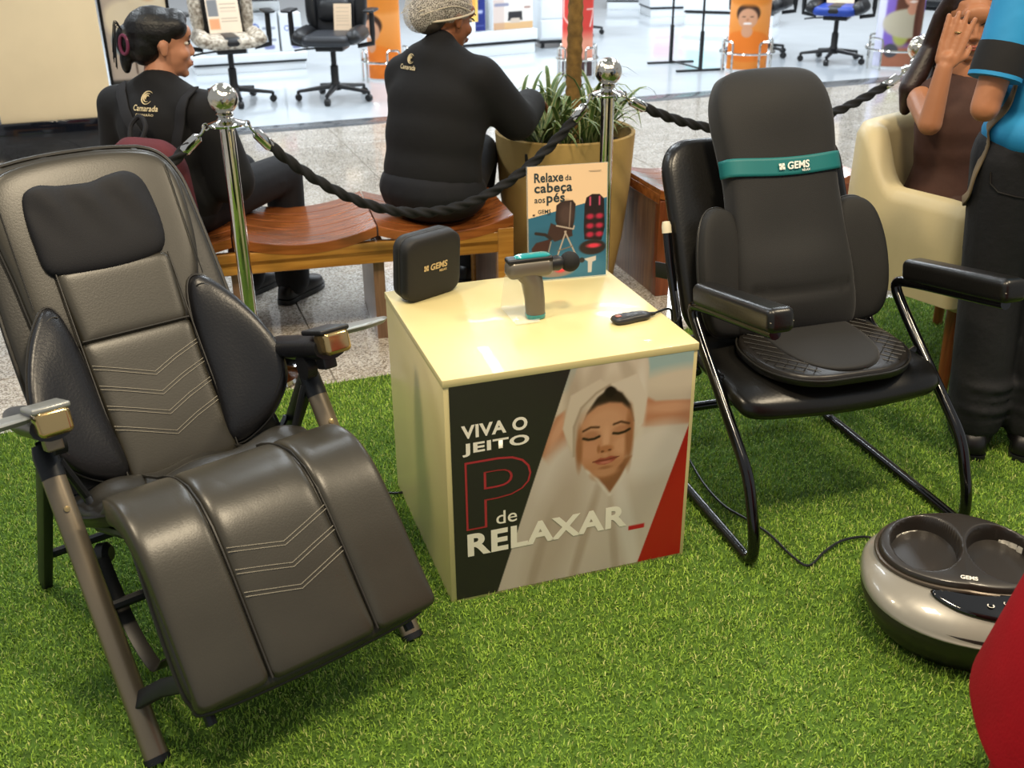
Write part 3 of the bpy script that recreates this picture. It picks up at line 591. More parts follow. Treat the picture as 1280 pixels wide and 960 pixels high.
# ================================================================ small things on the display cube (cube coordinates)
def oncube(x, y, z=CH): return CUBE @ Vector((x, y, z))
CA = rad(18.3)
GOLDP = mat('gold_print', 'c9b184', .4, .3, var=0)
cs = thing('massager_case', 'black rounded hard case standing on the display cube', 'case', oncube(.100, .506), CA+rad(25))
CASEM = mat('black_case_cloth', '1b1a19', .6, var=.15, bump=.2, bscale=600)
TC = T((0, 0, .0845), rx=rad(90+4))
for nm, tp_, bt_, y0 in (('lid', .031, .002, .0), ('shell', .002, .031, .0)):
    MB().pillow(rrect(.178, .168, .034, 8), tp_, bt_, 7, 30, TC @ T((0, 0, .001 if nm == 'lid' else -.003))).build(nm, CASEM, cs, ang=180)
MB().tube([TC @ Vector((x, y, -.001)) for x, y in rrect(.176, .166, .034, 8)], .0022, 6, closed=True).build('zip', PIPE, cs)
text('lettering', 'GEMS', .022, GOLDP, cs, TC @ T((-.018, -.004, .0335)), .0006, .0004, shear=.15); text('lettering', 'RELAX', .008, GOLDP, cs, TC @ T((.012, -.014, .0335)), .0002, .0004)
for a, b in ((0, 0), (.008, 0), (0, .008), (.008, .008), (.004, .004)): MB().box((.006, .006, .001), (a-.034, b, .0335), TC).build('logo_square', GOLDP, cs)
# acrylic sign with the leaflet
ACR = mat('clear_acrylic', 'eef4f4', .03, var=0, alpha=.16)
sg = thing('leaflet_sign', 'printed leaflet about relaxing in an upright clear holder', 'sign', oncube(.476, .497), CA+rad(-6))
TS = T((0, 0, .0), rx=rad(90-3))
def leaf_print(X, Y):
    p = Paint(X, Y, 'e6c7a0'); w, h = .21, .297; P_ = p.poly; E_ = p.ell
    P_([(0, 0), (w, 0), (w, h*.70), (0, h*.555)], '2b6480', .001); E_(.11, .03, .12, .03, '3b7590', .9); E_(.05, .10, .05, .03, '234c62', .9, op=.5)
    P_([(0.012, h*.575), (.018, h*.575), (.018, h*.59), (.012, h*.59)], '3b2f2a', .001)
    # recliner picture
    P_([(.072, .155), (.075, .195), (.09, .205), (.118, .206), (.126, .195), (.122, .15), (.115, .118), (.085, .118)], '2b211f', .002); E_(.10, .17, .02, .03, '4a3a35', .9); p.line([(.113, .20), (.108, .12)], .003, '8a7a70', .002)
    P_([(.06, .15), (.05, .118), (.07, .10), (.118, .112), (.115, .135), (.08, .14)], '3a2824', .003); p.line([(.075, .142), (.12, .13), (.122, .138)], .004, 'a89c90'); p.line([(.02, .125), (.045, .12), (.06, .108)], .008, '26201f', .002)
    P_([(.008, .085), (.02, .10), (.06, .108), (.05, .07), (.012, .058)], '3d2320', .003); p.line([(.10, .125), (.075, .055)], .004, 'a79b8e'); p.line([(.097, .125), (.132, .05)], .004, 'a79b8e'); p.line([(.078, .075), (.118, .085)], .003, '6f655c'); p.line([(.06, .10), (.05, .06)], .003, '8f8479')
    # heated cushion picture
    P_([(.148, .13), (.15, .19), (.155, .21), (.17, .218), (.19, .217), (.202, .205), (.205, .13), (.196, .095), (.15, .10)], '241b1d', .002)
    for x in (.165, .19): p.line([(x, .21), (x, .19)], .004, 'e0567a', .004); [E_(x, y, .010, .007, 'b02a44', .9) for y in (.160, .135, .112)]
    E_(.172, .078, .036, .020, '2b2422', .2); E_(.175, .082, .018, .006, 'd93a4e', .8)
    # foot massager and gun pictures
    E_(.07, .02, .05, .016, '8d7f74', .3); E_(.085, .03, .018, .014, 'e0424c', .5); E_(.085, .033, .008, .008, 'f2888a', .8)
    P_([(.148, .048), (.182, .054), (.182, .042), (.172, .038), (.170, .010), (.160, .010), (.160, .040)], 'c9c3bb', .002); E_(.143, .045, .008, .007, '2c2c2c', .3)
    return p.C
printed('leaflet', .21, .297, 150, 200, leaf_print, sg, TS @ T((-.105, .004, .0016)), .4)
DKT = mat('dark_teal_print', '2e3c40', .4, var=0)
for b, bx in (('Relaxe', (-.088, -.012, .260, .284)), ('da', (-.007, .010, .262, .276)), ('cabeça', (-.088, .012, .228, .258)), ('aos', (-.088, -.060, .208, .219)), ('pés', (-.056, -.008, .200, .231)), ('GEMS', (-.079, -.045, .180, .190)), ('RELAX', (-.055, -.045, .175, .1785))):
    text_fit('lettering', b, DKT, sg, bx, lambda x, y: TS @ Vector((x, y, .0022)), .05 if b in ('Relaxe', 'cabeça', 'pés') else .02)
printed('leaflet_caption', .034, .004, 40, 6, lambda X, Y: Paint(X, Y, 'e6c7a0').line([(0, .003), (.034, .003)], .0014, '8a7c68').line([(.004, .0008), (.03, .0008)], .001, '8a7c68').C, sg, TS @ T((.055, .279, .002)), .4)
hb_ = MB().box((.216, .302, .0025), (0, .151, 0), TS, r=.001, k=1); hb_.box((.216, .0025, .06), (0, .0013, -.03), TS, r=.001, k=1); hb_.build('holder', ACR, sg)
# massage gun on its clear stand
gn = thing('massage_gun', 'grey massage gun with teal top and black ball head on a clear stand', 'massage gun', oncube(.298, .27), CA)
GG = mat('warm_grey_plastic', '6d685f', .3, .35, var=.06); TEALM = mat('teal_gloss', '1c8e94', .15, var=.05, coat=.6)
R2 = lambda y, z, cx, wx, wy: [(cx+wx*a, y*0+wy*b, z) for a, b in rrect(2, 2, .9, 5)]
body = MB().box((.116, .046, .046), (-.01, 0, .128), r=.018, k=4).build('body', GG, gn)
MB().loft([[(c+a*w_, b*d_, z) for a, b in rrect(2, 2, .85, 5)] for c, w_, d_, z in ((.006, .023, .020, .008), (.004, .024, .021, .05), (-.002, .026, .022, .09), (-.014, .034, .022, .112), (-.02, .04, .021, .122))]).build('handle', GG, gn, ang=60)
MB().loft([[(c+a*w_, b*d_, z) for a, b in rrect(2, 2, .85, 5)] for c, w_, d_, z in ((.0065, .0225, .0195, .001), (.006, .024, .021, .003), (.0058, .0242, .0212, .012))]).build('handle_cap', TEALM, gn, ang=60)
MB().box((.112, .036, .014), (-.01, 0, .149), r=.006, k=3).build('black_inlay', PLAST, gn)
MB().pillow(rrect(.092, .030, .013, 6), .008, .002, 3, 16, T((-.002, 0, .154))).build('top_shell', TEALM, gn, ang=180)
MB().lathe([(.001, -.028), (.017, -.028), (.019, -.01), (.014, .0), (.011, .012)], (.072, 0, .131), 18, ax=(1, 0, 0)).build('collar', PLAST, gn)
BALLM = mat('black_foam', '131313', .8, bump=.2, bscale=300)
MB().ell((.093, 0, .131), .0245, k=22).build('ball_head', BALLM, gn, ang=180)
ac = thing('acrylic_stand', 'small clear acrylic stand holding the massage gun', 'stand', oncube(.285, .285), CA)
m_ = MB(); m_.bar(fillet([(-.012, -.050, .010), (-.012, -.054, .002), (-.012, .07, .002), (-.012, .034, .097), (-.012, .0085, .1035)], .008, 4), .06, .0022, (1, 0, 0), .001); m_.build('bent_sheet', ACR, ac)
# remote control
rm = thing('remote_control', 'small dark hand remote with a cable lying on the display cube', 'remote', oncube(.512, .172), CA+rad(5))
MB().pillow([(q[0], q[1]) for q in cr([(-.052, 0), (-.046, .018), (-.02, .021), (.01, .018), (.036, .017), (.05, .008), (.052, 0), (.05, -.008), (.036, -.017), (.01, -.018), (-.02, -.021), (-.046, -.018)], 4, True)], .011, .007, 3, 20, T((0, 0, .0075))).build('body', mat('anthracite_plastic', '2f3032', .35), rm, ang=180)
for x, y, c in ((-.036, 0, 'red'), (-.014, .008, 'g'), (-.014, -.008, 'g'), (.006, .007, 'g'), (.006, -.007, 'g'), (.022, 0, 'g')):
    MB().pillow(rrect(.014 if c == 'g' else .016, .009 if c == 'g' else .014, .004), .0015, .001, 3, 6, T((x, y, .0178))).build('button', mat('pale_red_button', 'a8736a', .5) if c == 'red' else mat('grey_button', '50545c', .4), rm, ang=180)
MB().tube([(.048, 0, .008), (.064, 0, .008)], [.006, .004], 10).build('strain_relief', PLAST, rm)
MB().tube(cr([(.060, 0, .008), (.085, .012, .006), (.112, .022, .004), (.128, .028, -.006), (.15, .05, -.05), (.20, .10, -.06), (.23, .17, -.02)], 6), .0028, 6).build('cable', PLAST, rm)
# ================================================================ foot massager
fm = thing('foot_massager', 'grey and black foot massager with two foot wells on the grass', 'foot massager', (1.028, 1.845, .012), rad(-16))
FGR = mat('metallic_grey_plastic', '86837a', .3, .05, var=.05, coat=.35); FBR = mat('dark_brown_plastic', '2a2622', .35, coat=.2); FIN = mat('foot_well_cloth', '1c1713', .8, bump=.3, bscale=300)
def sup(a, b, n, k=64, e=0.): return [(a*abs(math.cos(t))**(2/n)*math.copysign(1, math.cos(t)), (b+e*math.cos(t))*abs(math.sin(t))**(2/n)*math.copysign(1, math.sin(t))) for t in (2*PI*i/k for i in range(k))]
OC = (-.055, .018)
def oval(u, v, a=.158, b=.104): return math.hypot((u-OC[0])/a, (v-OC[1])/b)
def shell(u, v, h):
    z = .125+h*(1 if h > 0 else .35)-.05*max(0, -(v+.02)/.2)**1.5*(1 if h > 0 else .6)
    if h > .02 and oval(u, v) < 1: z -= .16*min(1, (1-oval(u, v))*14)
    return (u, v, z)
MB().pillow(sup(.262, .198, 2.5), .058, .055, 2.6, 70, fn=shell).build('shell', FGR, fm, ang=180)
MB().loft([[(a*s_, b*s_, z) for a, b in sup(.262, .198, 2.5)] for s_, z in ((.66, .0), (.76, .002), (.86, .03), (.955, .075), (.985, .100), (.96, .112))]).build('base', FBR, fm, ang=60)
def cover(u, v, h):
    z = .184+.014*v/.118-.012*abs(u-OC[0])/.17
    if h > 0:
        z += min(h, .018)
        for cx in (-.078, .078):
            d = math.hypot((u-OC[0]-cx)/.066, (v-OC[1]-.004)/.084)
            if d < 1.12: t = min(1, max(0, (1.12-d)/.22)); z -= .125*t*t*(3-2*t)
    else: z += max(h, -.02)
    return (u, v, z)
cv = MB().pillow([(a+OC[0], b+OC[1]) for a, b in sup(.174, .12, 2.15)], .018, .02, 8, 84, fn=cover, c=OC).build('top_cover', FBR, fm, ang=180)
MB().tube([cover(a+OC[0], b+OC[1], .0) for a, b in sup(.178, .124, 2.15)], .005, 8, closed=True).build('rim', mat('bronze_brown_rim', '4f463c', .3, .4), cv)
for cx in (-.078, .078):
    w_ = MB().pillow([(a, b) for a, b in sup(.056, .07, 2, 40)], .003, .004, 3, 14, T((OC[0]+cx, OC[1]+.004, .082))).build('foot_well', FIN, fm, ang=180)
text('lettering', 'GEMS', .014, WHT, cv, T((OC[0]-.016, OC[1]-.106, .1905), rx=rad(12)), .0004, .0004)
pn = cr([(-.12, -.108), (-.05, -.128), (.05, -.118), (.13, -.075), (.175, -.04), (.188, -.078), (.14, -.135), (.04, -.158), (-.06, -.152), (-.12, -.125)], 5, True)
SHZ = lambda u, v: .118-.05*max(0, -(v+.02)/.2)**1.5+.085*max(0, 1-max(abs(u)/.262, abs(v)/.198)**2.6)**(1/2.6)
pnl = MB().pillow([(q[0], q[1]) for q in pn], .004, .02, 4, 20, fn=lambda u, v, h: (u, v, .1685+(v+.1)*.35+h)).build('control_panel', mat('black_gloss_panel', '0c0c0d', .06, coat=.8), fm, ang=180)
for i in range(5):
    u, v = -.012+.032*i, -.131+.0095*i+.001*i*i
    MB().lathe([(.0062, 0), (.0072, .001), (.0058, .001), (.0048, 0)], (u, v, .1730+(v+.1)*.35), 14).build('touch_icon', WHT, pnl)
text('lettering', '10', .013, mat('red_led', 'ff2a20', .5, var=0, emit='ff2a20', es=1.2), pnl, T((.072, -.142, .1730+(-.142+.1)*.35+.0016), rx=rad(19)), .0003, .0003)
text('lettering', 'Z7', .040, mat('pale_print', 'd8cfae', .3, var=0), fm, T((.030, -.190, .098), rx=rad(72)), .001, .0006, shear=.3)
# power cords lying in the grass
def cord(name, pix, label):
    o = MB().tube(cr([tuple(atz(x, y, .017)) for x, y in pix], 7), .0035, 6).build(name, PLAST); return tag(o, label, 'cord')
cord('power_cord', [(862, 575), (880, 605), (905, 632), (935, 650), (962, 668), (990, 695), (1011, 707), (1030, 690), (1052, 676), (1080, 671), (1100, 676)], 'thin black power cord running through the grass to the foot massager')
cord('power_cord', [(425, 630), (450, 624), (478, 617), (500, 616), (520, 610)], 'short black cord in the grass between recliner and display cube')
# ================================================================ stanchions and ropes
CHR2 = mat('hammered_chrome', 'd3cdc0', .07, 1., var=.02, bump=1., bscale=70)
def stanchion(loc, label):
    t = thing('rope_stanchion', label, 'stanchion', (*loc, 0), 0, 'chrome rope stanchions')
    MB().lathe([(.001, .0), (.155, 0), (.16, .006), (.155, .018), (.08, .03), (.03, .04), (.001, .04)], (0, 0, .004), 36).build('base', CHROME, t)
    MB().cyl((0, 0, .03), (0, 0, .862), .0235, k=24).build('pole', CHROME, t)
    MB().lathe([(.001, .855), (.03, .855), (.058, .862), (.06, .868), (.055, .872), (.03, .878), (.022, .888), (.028, .896), (.018, .904), (.001, .905)], k=28).build('collar', CHROME, t)
    MB().ell((0, 0, .943), .047, k=24).build('ball', CHR2, t, ang=180)
    for a in (0, 90, 180, 270):
        c_, s_ = math.cos(rad(a+20)), math.sin(rad(a+20))
        MB().tube([(c_*(.062+.010*math.cos(q)), s_*(.062+.010*math.cos(q)), .862+.010*math.sin(q)) for q in (2*PI*i/12 for i in range(12))], .0026, 6, closed=True).build('ring', CHROME, t)
    return t
SL, SR = Vector((-.878, 3.25)), Vector((.345, 3.70)); dv = SR-SL
S3, S0 = Vector((1.60, 4.19)), SL-dv
stanchion(SL, 'chrome rope stanchion between the recliner and the wooden bench'); stanchion(SR, 'chrome rope stanchion in front of the tan planter'); stanchion(S3, 'chrome rope stanchion behind the woman in the brown top'); stanchion(S0, 'chrome rope stanchion standing on the grass edge behind the recliner, away from the bench')
ROPE = mat('black_braided_rope', '121214', .8, var=.3, bump=.3, bscale=300)
def rope(A, B, sag, label):
    t = thing('barrier_rope', label, 'rope', (0, 0, 0), 0, 'black barrier ropes'); d = (B-A).normalized()
    a = Vector((*(A+d*.075), .845)); b = Vector((*(B-d*.075), .845)); P = []
    for i in range(61):
        s_ = i/60; P.append(np.array(a.lerp(b, s_))-np.array((0, 0, sag*4*s_*(1-s_))))
    L = np.r_[0, np.cumsum([np.linalg.norm(P[i+1]-P[i]) for i in range(60)])]; n = int(L[-1]/.009)
    Q = [np.array([np.interp(x, L, [p[k] for p in P]) for k in range(3)]) for x in np.linspace(.05, L[-1]-.05, n)]
    sd = np.array((-d.y, d.x, 0)); rings = []
    for i, q in enumerate(Q):
        tg = Q[min(i+1, n-1)]-Q[max(i-1, 0)]; tg /= np.linalg.norm(tg); up_ = np.cross(tg, sd)
        rings.append([q+(.0145+.0048*math.cos(3*th-i*.009*95))*(sd*math.cos(th)+up_*math.sin(th)) for th in (2*PI*j/18 for j in range(18))])
    MB().loft(rings).build('braid', ROPE, t, ang=180)
    for e, o_ in ((P[0], 0), (P[-1], n-1)):
        k0 = Q[o_]; dd = (k0-e)/np.linalg.norm(k0-e)
        MB().tube([e+dd*.012, e+dd*.02, e+dd*.075, e+dd*.082], [.008, .017, .019, .016], 16).build('end_sleeve', CHROME, t)
        MB().tube([e+dd*.016, e, e-dd*.012+np.array((0, 0, .012)), e-dd*.004+np.array((0, 0, .02))], .0045, 8).build('hook', CHROME, t)
    return t
rope(SL, SR, .33, 'black braided rope hanging in front of the bench between the two stanchions'); rope(SR, S3, .16, 'black braided rope from the planter stanchion to behind the cream armchair'); rope(S0, SL, .25, 'black braided rope passing behind the recliner to its stanchion')
# ================================================================ wooden benches
WTOP = mat_wood('orange_brown_wood', '7a3f1d', 'a8622f', .16, (1.2, 16, 16), .5); WAPR = mat_wood('honey_wood', '9a6424', 'c08a3e', .3, (1.2, 14, 22)); WLEG = mat_wood('brown_striped_wood', '5a4232', '8a6a52', .4, (22, 22, 1.2), .1); WRED = mat_wood('red_brown_wood', '5e2c16', '84431f', .3, (20, 20, 1.5), .3)
def bench(loc, ang, segs, label, dirs=1):
    t = thing('wooden_bench', label, 'bench', (*loc, 0), rad(ang), 'curved wooden mall benches'); D = .50; x = 0
    for L in segs:                                                   # dished seat boards with slats
        nsl = 5
        for k in range(nsl):
            y0, y1 = D*k/nsl+.0012, D*(k+1)/nsl-.0012; rings = []
            for i in range(15):
                s_ = i/14; xx = x+.003+(L-.006)*s_; zt = .445-.045*(1-(2*s_-1)**2); rings.append([(xx, y0, zt-.035), (xx, y1, zt-.035), (xx, y1, zt-.002), (xx, y1-.002, zt), (xx, y0+.002, zt), (xx, y0, zt-.002)])
            MB().loft(rings).build('seat_slat', WTOP, t, ang=30)
        x += dirs*L if dirs > 0 else L
    X = x
    for y in (.018, D-.018):
        for z in (.394-.028, .338-.0):
            MB().box((X-.02, .03, .050), (X/2, y, z-.005), r=.004).build('apron_board', WAPR, t)
    for xx in (0, X):
        sgn = 1 if xx == 0 else -1
        MB().box((.045, D-.10, .40), (xx+sgn*.03, D/2, .20)).build('leg_panel', WLEG, t, smooth=False)
        for y in (.022, D-.022): MB().box((.06, .044, .40), (xx+sgn*.033, y, .20), r=.004).build('leg', WRED if dirs < 0 else WAPR, t)
        MB().box((.05, D-.02, .04), (xx+sgn*.026, D/2, .405), r=.003).build('end_rail', WTOP, t)
    for q in range(1, len(segs)): MB().box((.04, D-.08, .38), (sum(segs[:q]), D/2, .19)).build('leg_panel', WLEG, t, smooth=False)
    return t
b1o = Vector((.015, 3.665)); ba = 14; L1 = (.70, .50, .50)
bench(b1o-Vector((math.cos(rad(ba)), math.sin(rad(ba))))*sum(L1), ba, L1, 'long orange brown wooden bench that two seated people share')
bench(Vector((.588, 3.990)), 17, (.45, .45), 'dark brown wooden bench beside the tan planter behind the visitor chair', -1)
# ================================================================ planter with its plants
pl = thing('planter', 'tall round tan planter with a small dark label', 'planter', (.225, 4.23, 0)); POT = mat('ochre_stoneware', 'bd9d5e', .75, var=.15, vscale=5, bump=.3, bscale=70)
MB().lathe([(.001, .0), (.20, 0), (.21, .01), (.245, .2), (.268, .40), (.282, .60), (.284, .632), (.278, .638), (.268, .632), (.262, .56), (.001, .56)], k=56).build('pot', POT, pl)
MB().box((.022, .003, .03), (-.155, -.232, .575), T(rz=rad(0)), r=.001, k=1).build('label_plate', PLAST, pl).rotation_euler = (0, 0, 0)
MB().lathe([(.001, .585), (.15, .582), (.262, .572), (.262, .556), (.001, .556)], k=40).build('soil', mat('dark_soil', '3a3022', .95, bump=1, bscale=60), pl)
pm = thing('palm_tree', 'brown ringed palm trunk rising from the planter', 'palm', (.255, 4.24, .56))
prof = [(.030+.004*(i % 2)-.00010*i, .02*i) for i in range(90)]
MB().loft([[(r*math.cos(2*PI*j/16)-.018*z*z*0+.012*z, r*math.sin(2*PI*j/16), z+.004*math.sin(j)) for j in range(16)] for r, z in prof]).build('trunk', mat('ringed_palm_bark', '8a6a36', .85, var=.45, vscale=30, bump=.5, bscale=80), pm, ang=50)
FRG = mat('palm_frond_green', '3c5a22', .5, var=.3)
for i in range(9):
    a = 2*PI*i/9; m_ = MB(); P = cr([(.02, 0, 1.78), (.02+.35*math.cos(a), .35*math.sin(a), 2.15), (.02+.8*math.cos(a), .8*math.sin(a), 2.05), (.02+1.1*math.cos(a), 1.1*math.sin(a), 1.7)], 8); m_.tube(P, .008, 6)
    for k in range(4, 24):
        for sd_ in (-1, 1):
            p = P[k]; e = p+np.array((math.cos(a)*.12-sd_*math.sin(a)*.22, math.sin(a)*.12+sd_*math.cos(a)*.22, -.08)); n_ = np.array((math.cos(a), math.sin(a), 0))*.012; mid = (p+e)/2+np.array((0, 0, .01)); m_.add([p-n_*.4, p+n_*.4, mid+n_, e, mid-n_], [(0, 1, 2, 3, 4)])
    m_.build('frond', FRG, pm)
sh = thing('variegated_shrub', 'low spiky green and cream variegated plant filling the planter', 'plant', (.225, 4.23, .57))
lm = mat_attr('variegated_leaf', .45, .4)
def leafmesh(L, W, arch, k=9):
    V = []; C = []
    for i in range(k):
        s_ = i/(k-1); x = L*(s_-.18*arch*s_**3); z = L*arch*(s_*.95-1.05*s_*s_*s_)+.55*L*s_*(1-.35*s_); wd = W*(math.sin(PI*min(1, s_*.93+.07))**.6)*(1-.55*s_)
        for j, o_ in enumerate((-1, -.62, .62, 1)): V.append((x, o_*wd, z+abs(o_)*wd*.5)); C.append((.52, .52, .24, 1) if abs(o_) > .9 else (.075, .14, .035, 1))
    me = bpy.data.meshes.new('leaf'); me.from_pydata(V, [], [(i*4+j, i*4+j+1, i*4+j+5, i*4+j+4) for i in range(k-1) for j in range(3)]); me.polygons.foreach_set('use_smooth', [True]*len(me.polygons))
    at = me.color_attributes.new('Col', 'FLOAT_COLOR', 'POINT'); at.data.foreach_set('color', np.array(C, np.float32).ravel()); me.materials.append(lm); me.update(); return me
LV = [leafmesh(random.uniform(.24, .42), random.uniform(.011, .017), random.uniform(.35, 1.0)) for _ in range(14)]
# leaves are aimed so that they clear the trunk, the pot rim, the soil and the forearm resting over the planter
def segd(p, a, b):
    ab = b-a; t = max(0, min(1, (p-a).dot(ab)/ab.dot(ab))); return (p-a-ab*t).length
OB = [(Vector((.035, .0, -.02)), Vector((.05, .01, .8)), .052), (Vector((-.185, -.345, .17)), Vector((-.13, -.105, .19)), .092), (Vector((-.19, -.35, .17)), Vector((-.36, -.36, .33)), .10), (Vector((-.14, -.11, .19)), Vector((-.095, .055, .165)), .06)]
def leaf_ok(me, M):
    for k in range(4, len(me.vertices), 2):
        p = M @ me.vertices[k].co; r_ = math.hypot(p.x, p.y)
        if p.z < .022 and r_ < .30 or p.z < .088 and .235 < r_ < .31: return False
        for a, b, d in OB:
            if segd(p, a, b) < d: return False
    return True
for q in range(26):
    r_ = .045+.150*math.sqrt(random.random()); a0 = random.uniform(0, 2*PI); cx, cy = r_*math.cos(a0), r_*math.sin(a0)
    for i in range(8):
        for tr_ in range(120):
            me = random.choice(LV); az = a0+random.uniform(-1.9, 1.9)*(1 if tr_ < 40 else 1.65); s_ = random.uniform(.7, 1.05)*(1 if tr_ < 60 else .75); eu = (random.uniform(-.2, .2), random.uniform(-.75, .1)-(0 if tr_ < 30 else .35), az)
            M = T((cx, cy, 0), eu[0], eu[1], eu[2], (s_, s_, s_))
            if leaf_ok(me, M): break
        o = link(bpy.data.objects.new('leaf', me), sh); o.location = (cx, cy, 0); o.scale = (s_, s_, s_); o.rotation_euler = eu
# ================================================================ people
def skinmat(n, c): return mat(n, c, .45, var=.08, vscale=14, bump=.08, bscale=300, spec=.4)
def headprims(m, H, s=1.):
    q = lambda *p: H @ Vector(p)*1
    Rm = H.to_3x3()
    e = lambda c, r: m.ell(H @ Vector(c), *r, R=Rm)
    e((0, -.014, .030), (.074, .094, .082)); e((0, .020, -.025), (.060, .070, .085)); e((0, .034, -.072), (.044, .048, .036)); e((0, .066, -.096), (.020, .018, .016)); e((0, .075, .035), (.05, .022, .03))
    e((.034, .062, -.03), (.024, .022, .022)); e((-.034, .062, -.03), (.024, .022, .022))
    m.cap(H @ Vector((0, .083, .012)), H @ Vector((0, .099, -.028)), .0072, .0100, 10); e((.011, .094, -.032), (.009, .010, .008)); e((-.011, .094, -.032), (.009, .010, .008))
    e((0, .084, -.064), (.026, .014, .013))
    for sx in (-1, 1): e((sx*.0745, -.006, -.012), (.008, .016, .027)); e((sx*.078, -.010, -.002), (.006, .014, .017))
def facebits(H, parent, lip='8a4a40', brow='1a120e', eye=True, lids=False):
    Rm = H.to_3x3()
    if eye:
        for sx in (-1, 1):
            ey = MB().ell(H @ Vector((sx*.031, .0735, .004)), .0118, .0098, .0066, R=Rm).build('eye', mat('eye_white', 'd8d2c8', .2, var=0), parent, ang=180)
            MB().ell(H @ Vector((sx*.031, .0812, .003)), .0054, .0030, .0054, R=Rm).build('iris', mat('dark_iris', '20140e', .1, var=0), ey, ang=180)
            MB().tube([H @ Vector((sx*(.031+a), .0855-abs(a)*.25, .0115-a*a*22)) for a in (-.017, -.008, 0, .008, .017)], .0026, 6).build('eyelash', mat('dark_brow_hair', brow, .6), ey)
    for sx in (-1, 1):
        MB().tube([H @ Vector((sx*(.031+a), .0885-abs(a)*.35, .030-a*a*18+a*.1)) for a in (-.02, -.01, 0, .01, .022)], [.002, .0036, .0036, .003, .0015], 6, flat=.6).build('eyebrow', mat('dark_brow_hair', brow, .6), parent)
    lp_ = mat('lips_'+lip, lip, .4, var=.05)
    MB().ell(H @ Vector((0, .0925, -.0590)), .0205, .006, .0042, R=Rm).ell(H @ Vector((0, .0915, -.0670)), .0175, .0065, .005, R=Rm).build('lips', lp_, parent, ang=180)
def hand(m, wrist, dirv, up, s=1., curl=.5, thumb=1):                   # five unequal bent fingers
    d = np.array(dirv, float); d /= np.linalg.norm(d); u = np.array(up, float); u -= d*np.dot(u, d); u /= np.linalg.norm(u); l = np.cross(d, u); w0 = np.array(wrist, float)
    m.cap(w0, w0+d*.03*s, .022*s, .024*s, 10)
    for k in range(4):
        o = (k-1.5)*.0222*s; b = w0+d*.075*s+l*o*1.0; m.cap(w0+d*.02*s+l*o*.7, b, .014*s, .0105*s, 10)
        Lf = (.036, .042, .045, .038)[k]*s; p = b; a = 0
        for j, f in enumerate((1., .72, .55)):
            a += curl*(.5 if j == 0 else .75); q = p+(d*math.cos(a)-u*math.sin(a))*Lf*f+l*o*.06; m.cap(p, q, .0104*s-.0006*j, .0100*s-.0006*j, 8); p = q
    t0 = w0+d*.022*s+l*thumb*.02*s; t1 = t0+(d*.6+l*thumb*.7-u*.25)*.042*s; t2 = t1+(d*.9+l*thumb*.15-u*.35)*.032*s; m.chain([t0, t1, t2], [.014*s, .0115*s, .0095*s], 8)
def torso(m, J, pad, w=1., d=1.):
    P, Wn, Cn = (np.array(J[k]) for k in ('pelvis', 'waist', 'chest')); 
    m.ell(P, (.165+pad)*w, (.120+pad)*d, .115+pad); m.ell((P+Wn)/2, (.150+pad)*w, (.108+pad)*d, .12+pad); m.ell(Wn, (.138+pad)*w, (.100+pad)*d, .13+pad); m.ell((Wn+Cn)/2, (.148+pad)*w, (.106+pad)*d, .13+pad); m.ell(Cn, (.160+pad)*w, (.110+pad)*d, .14+pad)
    sl, sr = np.array(J['shL']), np.array(J['shR']); c = (sl+sr)/2
    m.cap(c*.45+sl*.55, sl, .060+pad, .052+pad); m.cap(c*.45+sr*.55, sr, .060+pad, .052+pad); m.cap(c*.3+sl*.7, np.array(J['neck']), .05+pad, .05+pad*.6); m.cap(c*.3+sr*.7, np.array(J['neck']), .05+pad, .05+pad*.6)
def limb(m, J, a, b, c, r, pad=0., t=1., both=True):
    A, B, C_ = (np.array(J[k], float) for k in (a, b, c)); m.cap(A, B, r[0]+pad, r[1]+pad)
    if both: E = B+(C_-B)*t; m.cap(B, E, r[1]+pad, r[1]+(r[2]-r[1])*t+pad)
def full_body(J, H, skin, parent, hands, ws=1., voxel=.0065, it=3):
    m = MB(); Jb = dict(J); Jb['pelvis'] = tuple(np.array(J['pelvis'])+np.array((0, 0, .035))); torso(m, Jb, -.012, ws); m.cap(np.array(J['neck'])-np.array((0, 0, .03)), H @ Vector((0, -.012, -.06)), .056, .050); headprims(m, H)
    for s in 'LR':
        limb(m, J, 'sh'+s, 'el'+s, 'wr'+s, (.044, .036, .025)); limb(m, J, 'hip'+s, 'kn'+s, 'an'+s, (.074, .054, .036))
        a = np.array(J['an'+s]); f = np.array(J.get('foot'+s, (0, 1, 0)), float); m.cap(a-np.array((0, 0, .03)), a+f*.13-np.array((0, 0, .055)), .036, .026)
        if s in hands: hand(m, J['wr'+s], *hands[s])
    return m.blend('body', skin, parent, voxel, it, .5)
def trousers(J, mt, parent, pad=.012, voxel=.011, ankle=1., ws=1., cuff=0.):
    m = MB(); P = np.array(J['pelvis']); m.ell(P, (.172+pad)*ws, .130+pad, .083+pad); m.ell(P+np.array((0, 0, .06)), (.160+pad)*ws, .118+pad, .08)
    for s in 'LR':
        limb(m, J, 'hip'+s, 'kn'+s, 'an'+s, (.080, .064, .058+cuff), pad, ankle)
    return m.blend('trousers', mt, parent, voxel, 5)
